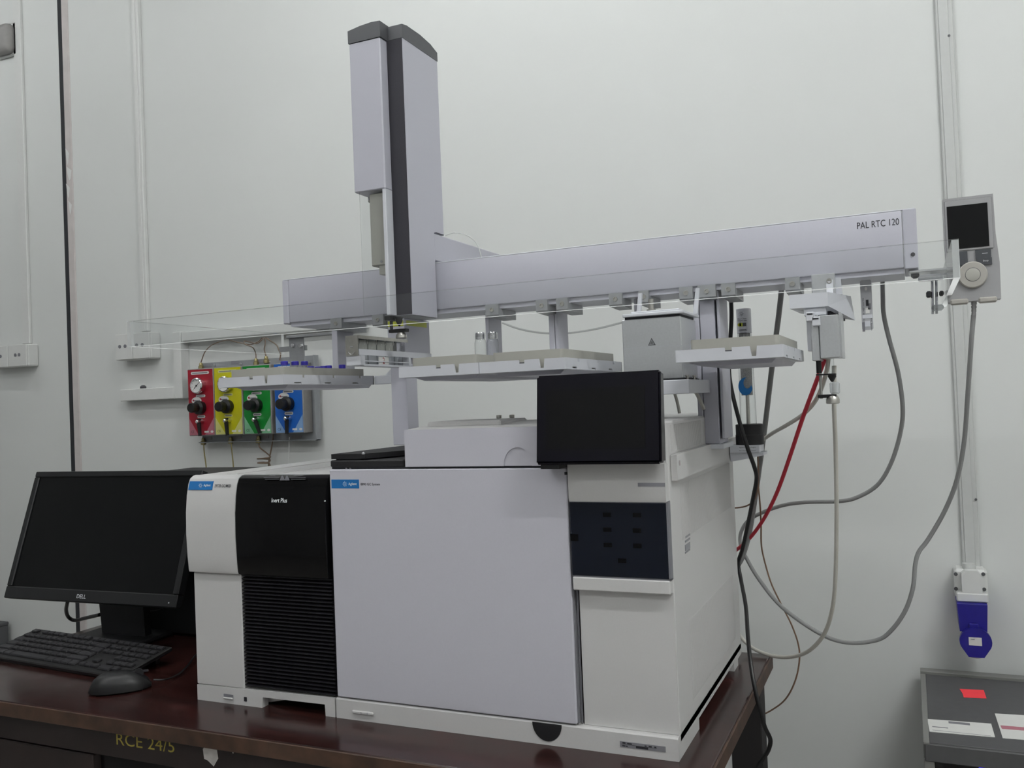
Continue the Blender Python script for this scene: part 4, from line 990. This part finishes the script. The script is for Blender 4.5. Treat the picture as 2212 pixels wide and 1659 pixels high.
tray(.2906, .4338, 'white sample tray hanging over the touchscreen', 2)
tray(.5999, .7470, 'white sample tray beside the parked silver tool', 3, .252)

def small_vial(px, py, y, zb, label, group):
    p = at(px, py, 'y', y); zt = p.z
    v = thing('small_vial', label, 'vial', (p.x, y, zb), group=group)
    part('vial_glass', lathe(B(), [(.0055, 0), (.0058, .001), (.0058, zt-zb-.0125), (.0042, zt-zb-.0095), (.0042, zt-zb-.006)], (p.x, y, zb), Z, 14), 'glass', v)
    part('vial_cap', lathe(B(), [(.0068, 0), (.0068, .0062), (.0060, .0072), (.003, .0070)], (p.x, y, zt-.0072), Z, 16), 'vialcap', v)
    if zt > .604: part('vial_label', lathe(B(), [(.0059, 0), (.0059, .0025)], (p.x, y, zt-.0165), Z, 14), 'paper', v)
for i, px in enumerate((614, 637, 657.5)):
    small_vial(px, 780.5, .055+.022*i, .5936, ('first', 'second', 'third')[i]+' of three clear vials with blue caps along the front tray edge', 'blue-capped vials standing in the row')
for px, py, y, s_ in ((671, 791, .15, 'next to the three taller vials'), (687, 792, .175, 'first of the close-set sunken three'), (699, 790.5, .165, 'middle of the close-set sunken three'), (709.5, 789.5, .172, 'last of the close-set sunken three')):
    small_vial(px, py, y, .5750, 'blue-capped vial sunk low in the tray, '+s_, 'blue-capped vials sunk in the tray')
small_vial(739, 788, .205, .5750, 'single blue-capped vial at the rear tray end', None)
for i, px in enumerate((1037, 1063.5)):
    y = .255; p = at(px, 718.5+(i*-1), 'y', y); zb = .5936; zt = p.z
    v = thing('headspace_vial', ('clear glass vial with silver cap, outer of two on the tray', 'clear glass vial with silver cap, beside the hanging post')[i], 'vial', (p.x, y, zb), group='large silver-capped vials')
    part('vial_glass', lathe(B(), [(.0108, 0), (.0112, .001), (.0112, zt-zb-.020), (.0095, zt-zb-.014), (.0085, zt-zb-.011)], (p.x, y, zb), Z, 20), 'glass', v)
    prof = [(.0088, 0)]
    for k in range(5): prof += [(.0096, .0010+.0022*k), (.0096, .0022+.0022*k), (.0088, .0028+.0022*k)]
    prof += [(.0085, .0128), (.004, .0130)]
    part('vial_cap', lathe(B(), prof, (p.x, y, zt-.013), Z, 20), 'chrome', v)

# ---- rack with the steel cover (long axis into the room's depth)
rx0, rx1, ry0, ry1 = -.0122, .0137, .083, .254
rk = thing('standards_rack', 'white rack of clear vials under a steel cover, marked 2', 'rack', (0, .17, .59))
part('cover_front', box(B(), rx0, rx1, ry0-.001, ry0, .6090, .6455), 'steel', rk)
part('cover_top', box(B(), rx0, rx1, ry0, ry1, .6448, .6455), 'steel', rk)
part('cover_flange', box(B(), rx1, rx1+.0006, ry0, ry1, .6395, .6455), 'steel', rk)
part('cover_back', box(B(), rx0, rx0+.0008, ry0, ry1, .618, .6455), 'steel', rk)
bm = B(); cc = Vector(((rx0+rx1)/2, ry0-.001, .6185))
tube(bm, [cc+Vector((.0065*math.cos(R(200+20*k)), -.001, .0065*math.sin(R(200+20*k)))) for k in range(8)], .0008, 6); part('finger_ring', bm, 'chrome', rk)
part('cover_slot', box(B(), cc.x-.003, cc.x+.003, ry0-.0016, ry0-.001, .6245, .6262), 'chrome', rk)
part('rack_front', box(B(), rx0-.0005, rx1+.004, ry0+.0005, ry0+.014, .5925, .6095), 'palw', rk)
rl = part('rack_rail', box(B(), rx1-.001, rx1+.001, ry0+.002, .345, .6105, .6210), 'palw', rk)
part('rack_floor', box(B(), rx0, rx1+.001, ry0+.002, .26, .5915, .5945), 'palw', rk)
part('rack_slat', box(B(), rx1-.0006, rx1+.001, ry0+.012, .26, .5995, .6010), 'palw', rk)
part('rack_end', box(B(), rx0, rx1+.001, .255, .262, .5915, .6105), 'palw', rk)
part('rack_backplate', box(B(), rx0, rx0+.001, ry0+.002, .26, .5945, .618), 'palw', rk)
for i in range(5):
    yc = ry0+.034+i*.030
    v = part('clear_vial', lathe(B(), [(.0085, 0), (.0088, .001), (.0088, .036), (.007, .039), (.007, .044)], (.0015, yc, .5950), Z, 14), 'glass', rk)
    part('vial_septum', cyl(B(), (.0015, yc, .6390), (.0015, yc, .6425), .0072, seg=12), 'frost', v)
lbp = part('number_tag', box(B(), rx1-.0016, rx1-.0008, .150, .185, .5950, .6095), 'paper', rk)
text('2', 'number_print', 'red', lbp, (rx1-.0008, .1665, .6025), Y, Z, h=.0115)
part('rack_arm', box(B(), .0036, rx1-.001, .262, .345, .6105, .6210), 'palw', rk)

# ---- heated agitator
ag = thing('heated_agitator', 'silver heated agitator box with hot-surface triangle under the beam', 'instrument', (.535, .18, .52))
ax0, ax1, ay0, ay1 = .4870, .5815, .12, .225
ab = part('agitator_body', box(B(), ax0, ax1, ay0, ay1, .5425, .6390, .0012), 'alu', ag)
part('agitator_seam', box(B(), ax0-.0003, ax1+.0003, ay0-.0004, ay1, .5935, .5940), 'palw', ab)
part('lid_gap', box(B(), ax0+.004, ax1-.002, ay0+.004, ay1-.004, .6390, .6430), 'ink', ab)
ld = part('agitator_lid', box(B(), ax0+.002, ax1+.006, ay0-.002, ay1+.004, .6430, .6480, .001), 'palw', ag)
part('lid_step', box(B(), ax0+.012, ax1-.004, ay0+.010, ay1-.01, .6480, .6520, .001), 'palw', ld)
p = at(1406, 650, 'y', .14); hn = part('lid_knob', cyl(B(), (p.x, .14, .652), (p.x, .14, .671), .0045, seg=14), 'steel', ld)
part('knob_collar', cyl(B(), (p.x, .14, .651), (p.x, .14, .6545), .0072, seg=14), 'steel', hn)
for px in (1374, 1498):
    p = at(px, 640, 'y', .2); part('hanger_bracket', prism(B(), [(p.x-.002, .648), (p.x+.005, .648), (p.x+.010, .689), (p.x+.004, .689)], 'y', .20, .206), 'palw', ag)
p = at(1408, 739, 'y', ay0)
wt = part('hot_surface_mark', prism(B(), [(p.x-.006, p.z-.005), (p.x+.006, p.z-.005), (p.x, p.z+.0065)], 'y', ay0-.0004, ay0), 'ink', ab)
part('mark_field', prism(B(), [(p.x-.0046, p.z-.0042), (p.x+.0046, p.z-.0042), (p.x, p.z+.0048)], 'y', ay0-.0007, ay0-.0004), 'alud', wt)
for k in (-1, 0, 1): part('mark_wave', tube(B(), [Vector((p.x+.0013*k+.0003*(-1)**j, ay0-.0008, p.z-.003+.0013*j)) for j in range(4)], .00025, 4), 'ink', wt)
sh = part('agitator_shelf', box(B(), ax0-.03, ax1+.010, ay0-.004, .262, .5185, .5405, .001), 'palw', ag)
part('shelf_mat', box(B(), ax0-.002, ax1+.002, ay0, ay1, .5405, .5425), 'ink', sh)
part('shelf_arm', box(B(), ax1-.02, ax1+.010, .262, .30, .5185, .5405), 'palw', sh)
for px, py in ((1482, 810), (1498, 810)):
    p = at(px, py, 'y', .13); part('shelf_screw', lathe(B(), [(.002, 0), (.002, .004), (.003, .005), (.003, .007)], (ax1+.004, .13+.05*(px > 1490), .5405), Z, 8), 'steel', sh)
pathtube('drain_tube', [(1456, 846, .2), (1462, 865, .2), (1468, 893, .2)], .0026, 'beigecable', 'short grey tube below the agitator shelf, inner one', 'tube')
pathtube('drain_tube', [(1502, 846, .25), (1511, 862, .25), (1521, 885, .25)], .0030, 'beigecable', 'short slanting grey tube between the agitator shelf and the leg', 'tube')

# ---- gas filter
gf = thing('gas_filter', 'clear gas filter cartridge with white cap on a black base', 'filter', (.625, .45, .40))
fx, fy = .6235, .45
q = lambda px, py: at(px, py, 'y', fy)
zc0, zc1 = q(1605, 720).z, q(1605, 667).z
bz, bt_ = q(1612, 960).z, q(1612, 916).z
cp = part('filter_cap', lathe(B(), [(.0135, 0), (.0135, zc1-zc0-.001), (.0125, zc1-zc0)], (fx, fy, zc0), Z, 24), 'palw', gf)
spark(cp, fx-.002, zc1-.010, fy-.0139, .0045, 'greyink')
text('Gas Clean', 'cap_print', 'ink', cp, (fx-.001, fy-.0139, zc1-.0195), X, Z, w=.016, h=.0030)
part('small_print', box(B(), fx-.0092, fx+.0005, fy-.0139, fy-.0120, zc1-.0236, zc1-.0225), 'greyink', cp)
part('small_print', box(B(), fx+.0015, fx+.0072, fy-.0139, fy-.0120, zc1-.0236, zc1-.0225), 'greyink', cp)
part('indicator_pill', prism(B(), ellipse(fx-.006, zc1-.0305, .0035, .0032, 14)+[(fx-.001, zc1-.0337)][:0], 'y', fy-.0141, fy-.0130), 'limeprint', cp)
part('indicator_bar', box(B(), fx-.006, fx-.0005, fy-.0141, fy-.0130, zc1-.0337, zc1-.0273), 'limeprint', cp)
part('indicator_bar', box(B(), fx-.0005, fx+.006, fy-.0141, fy-.0130, zc1-.0337, zc1-.0273), 'capgrey', cp)
part('small_print', box(B(), fx-.007, fx+.006, fy-.0139, fy-.0128, zc1-.0400, zc1-.0392), 'greyink', cp)
part('small_print', box(B(), fx-.008, fx+.007, fy-.0139, fy-.0128, zc1-.0420, zc1-.0412), 'greyink', cp)
zg = q(1610, 854).z
gran = mat('grey_granules', (150, 150, 150), .8, noise=.45, nscale=900)
part('granule_bed', lathe(B(), [(.0105, 0), (.0105, zc0-zg-.001)], (fx, fy, zg), Z, 20), gran, gf)
part('glass_tube', lathe(B(), [(.0150, 0), (.0128, zc0-bt_)], (fx, fy, bt_), Z, 24), 'glass', gf)
part('centre_tube', cyl(B(), (fx, fy, bt_), (fx, fy, zg), .0035, seg=12), 'steel', gf)
dl = part('round_print', prism(B(), ellipse(fx, zg+.0165, .0130, .0165, 22, 90, 345)+ellipse(fx+.0035, zg+.0225, .0070, .0100, 22, 340, 95), 'y', fy-.0152, fy-.0147), 'blue', gf)
part('filter_base', lathe(B(), [(.0255, 0), (.0255, .018), (.0248, .019), (.0248, bt_-bz-.001), (.023, bt_-bz)], (fx+.001, fy, bz), Z, 28), 'blackm', gf)
a = q(1572, 962); b = q(1646, 976)
bk = part('filter_manifold', box(B(), .5915, b.x, fy-.027, fy+.027, b.z, bz, .001), 'palw', gf)
part('manifold_shelf', prism(B(), [(.5915, b.z), (b.x+.006, b.z), (b.x+.006, b.z-.005), (W_+.03, b.z-.013), (.5915, b.z-.016)], 'y', fy-.024, fy+.027), 'palw', gf)
text('Agilent Technologies', 'manifold_print', 'ink', bk, (fx+.0005, fy-.027, (bz+b.z)/2+.0030), X, Z, w=.030, h=.0030)
text('Gas Clean Filter System', 'manifold_print', 'ink', bk, (fx+.0005, fy-.027, (bz+b.z)/2-.0028), X, Z, w=.030, h=.0024)

# ================================================================== CABLES
pathtube('power_cable', [(1579, 640, .40), (1580, 690, .40), (1576, 760, .40), (1575, 805, .41), (1582, 850, .41), (1600, 920, .40), (1615, 968, .395), (1630, 1010, .40), (1634, 1035, .42), (1627, 1075, .45), (1616, 1130, .50), (1604, 1185, .53), (1595, 1216, .545), (1601, 1255, .53), (1611, 1310, .46), (1616, 1380, .38), (1624, 1450, .335), (1638, 1520, .32), (1652, 1570, .335), (1664, 1597, .36), (1660, 1620, .37), (1648, 1640, .38), (1634, 1665, .38), (1605, 1760, .38)], .0038, 'black', 'black power cable hanging from the beam down past the table corner', 'cable')
pathtube('signal_cable', [(1690, 560, .42), (1688, 625, .42), (1681, 690, .44), (1668, 790, .46), (1655, 900, .50), (1642, 1000, .54), (1629, 1090, .55), (1618, 1155, .56), (1605, 1200, .56), (1594, 1222, .56)], .0050, 'dgreycable', 'dark grey cable dropping straight from the beam behind the tray', 'cable')
pathtube('handset_cable', [(2103, 680, .31), (2098, 740, .32), (2090, 860, .36), (2082, 960, .40), (2066, 1040, .43), (2040, 1105, .45), (2005, 1165, .46), (1985, 1192, .46), (1977, 1220, .46), (1972, 1270, .46), (1955, 1320, .47), (1925, 1362, .48), (1893, 1383, .49), (1830, 1388, .50), (1770, 1368, .51), (1690, 1312, .53), (1640, 1252, .55), (1612, 1205, .57), (1600, 1178, .59), (1600, 1152, .60), (1615, 1126, .60), (1645, 1108, .59), (1690, 1092, .57), (1740, 1085, .55), (1810, 1083, .52), (1850, 1075, .50), (1895, 1048, .48), (1925, 1000, .46), (1945, 935, .44), (1950, 880, .42), (1940, 805, .41), (1920, 730, .40), (1909, 680, .395), (1907, 640, .39), (1906, 590, .39)], .0037, 'greycable', 'grey cable looping from the handset under the beam end', 'cable')
pathtube('red_cable', [(1784, 768, .262), (1776, 790, .27), (1762, 828, .30), (1735, 900, .36), (1705, 990, .43), (1680, 1060, .48), (1655, 1112, .52), (1630, 1150, .55), (1608, 1174, .57), (1588, 1190, .58)], .0036, 'redcable', 'red cable slanting from the parked tool to the instrument back', 'cable')
pathtube('flush_tube', [(1802, 790, .235), (1802, 880, .245), (1805, 960, .27), (1807, 1060, .30), (1807, 1160, .34), (1804, 1260, .38), (1797, 1320, .41), (1780, 1370, .44), (1750, 1404, .47), (1715, 1418, .50), (1675, 1418, .53), (1635, 1405, .55), (1608, 1385, .57), (1590, 1360, .58)], .0036, 'beigecable', 'pale grey tube hanging in a long loop below the parked tool', 'tube')
pathtube('flush_tube', [(1790, 772, .26), (1786, 800, .28), (1776, 835, .31), (1760, 868, .34), (1735, 895, .37), (1700, 918, .40), (1665, 938, .48), (1640, 958, .52), (1620, 990, .55)], .0036, 'beigecable', 'pale grey tube crossing behind the red cable', 'tube')
pathtube('thin_tube', [(1622, 978, .46), (1634, 1020, .50), (1641, 1080, .54), (1644, 1130, .56), (1645, 1180, .57), (1655, 1225, .58), (1668, 1265, .58), (1690, 1310, .59), (1710, 1350, .59), (1724, 1390, .60), (1727, 1425, .60), (1718, 1470, .60), (1697, 1510, .61), (1665, 1535, .62), (1632, 1550, .63)], .0016, 'browncable', 'thin brown tube curving down beside the table leg', 'tube')
pathtube('thin_tube', [(1637, 980, .46), (1638, 1030, .50), (1636, 1060, .52), (1628, 1082, .53), (1612, 1093, .54), (1590, 1097, .55), (1570, 1096, .56)], .0016, 'browncable', 'thin brown tube bending from the gas filter to the instrument back', 'tube')
pathtube('white_tube', [(962, 509, .42), (980, 503, .42), (1000, 505, .42), (1018, 514, .42), (1032, 530, .42), (1040, 556, .42)], .0013, 'clearhose', 'thin white tube arching behind the moving column', 'tube')
pathtube('white_tube', [(1085, 697, .46), (1120, 710, .46), (1170, 719, .46), (1230, 719, .46), (1290, 710, .46), (1350, 695, .46)], .0022, 'clearhose', 'thin white tube sagging behind the hanging posts', 'tube')
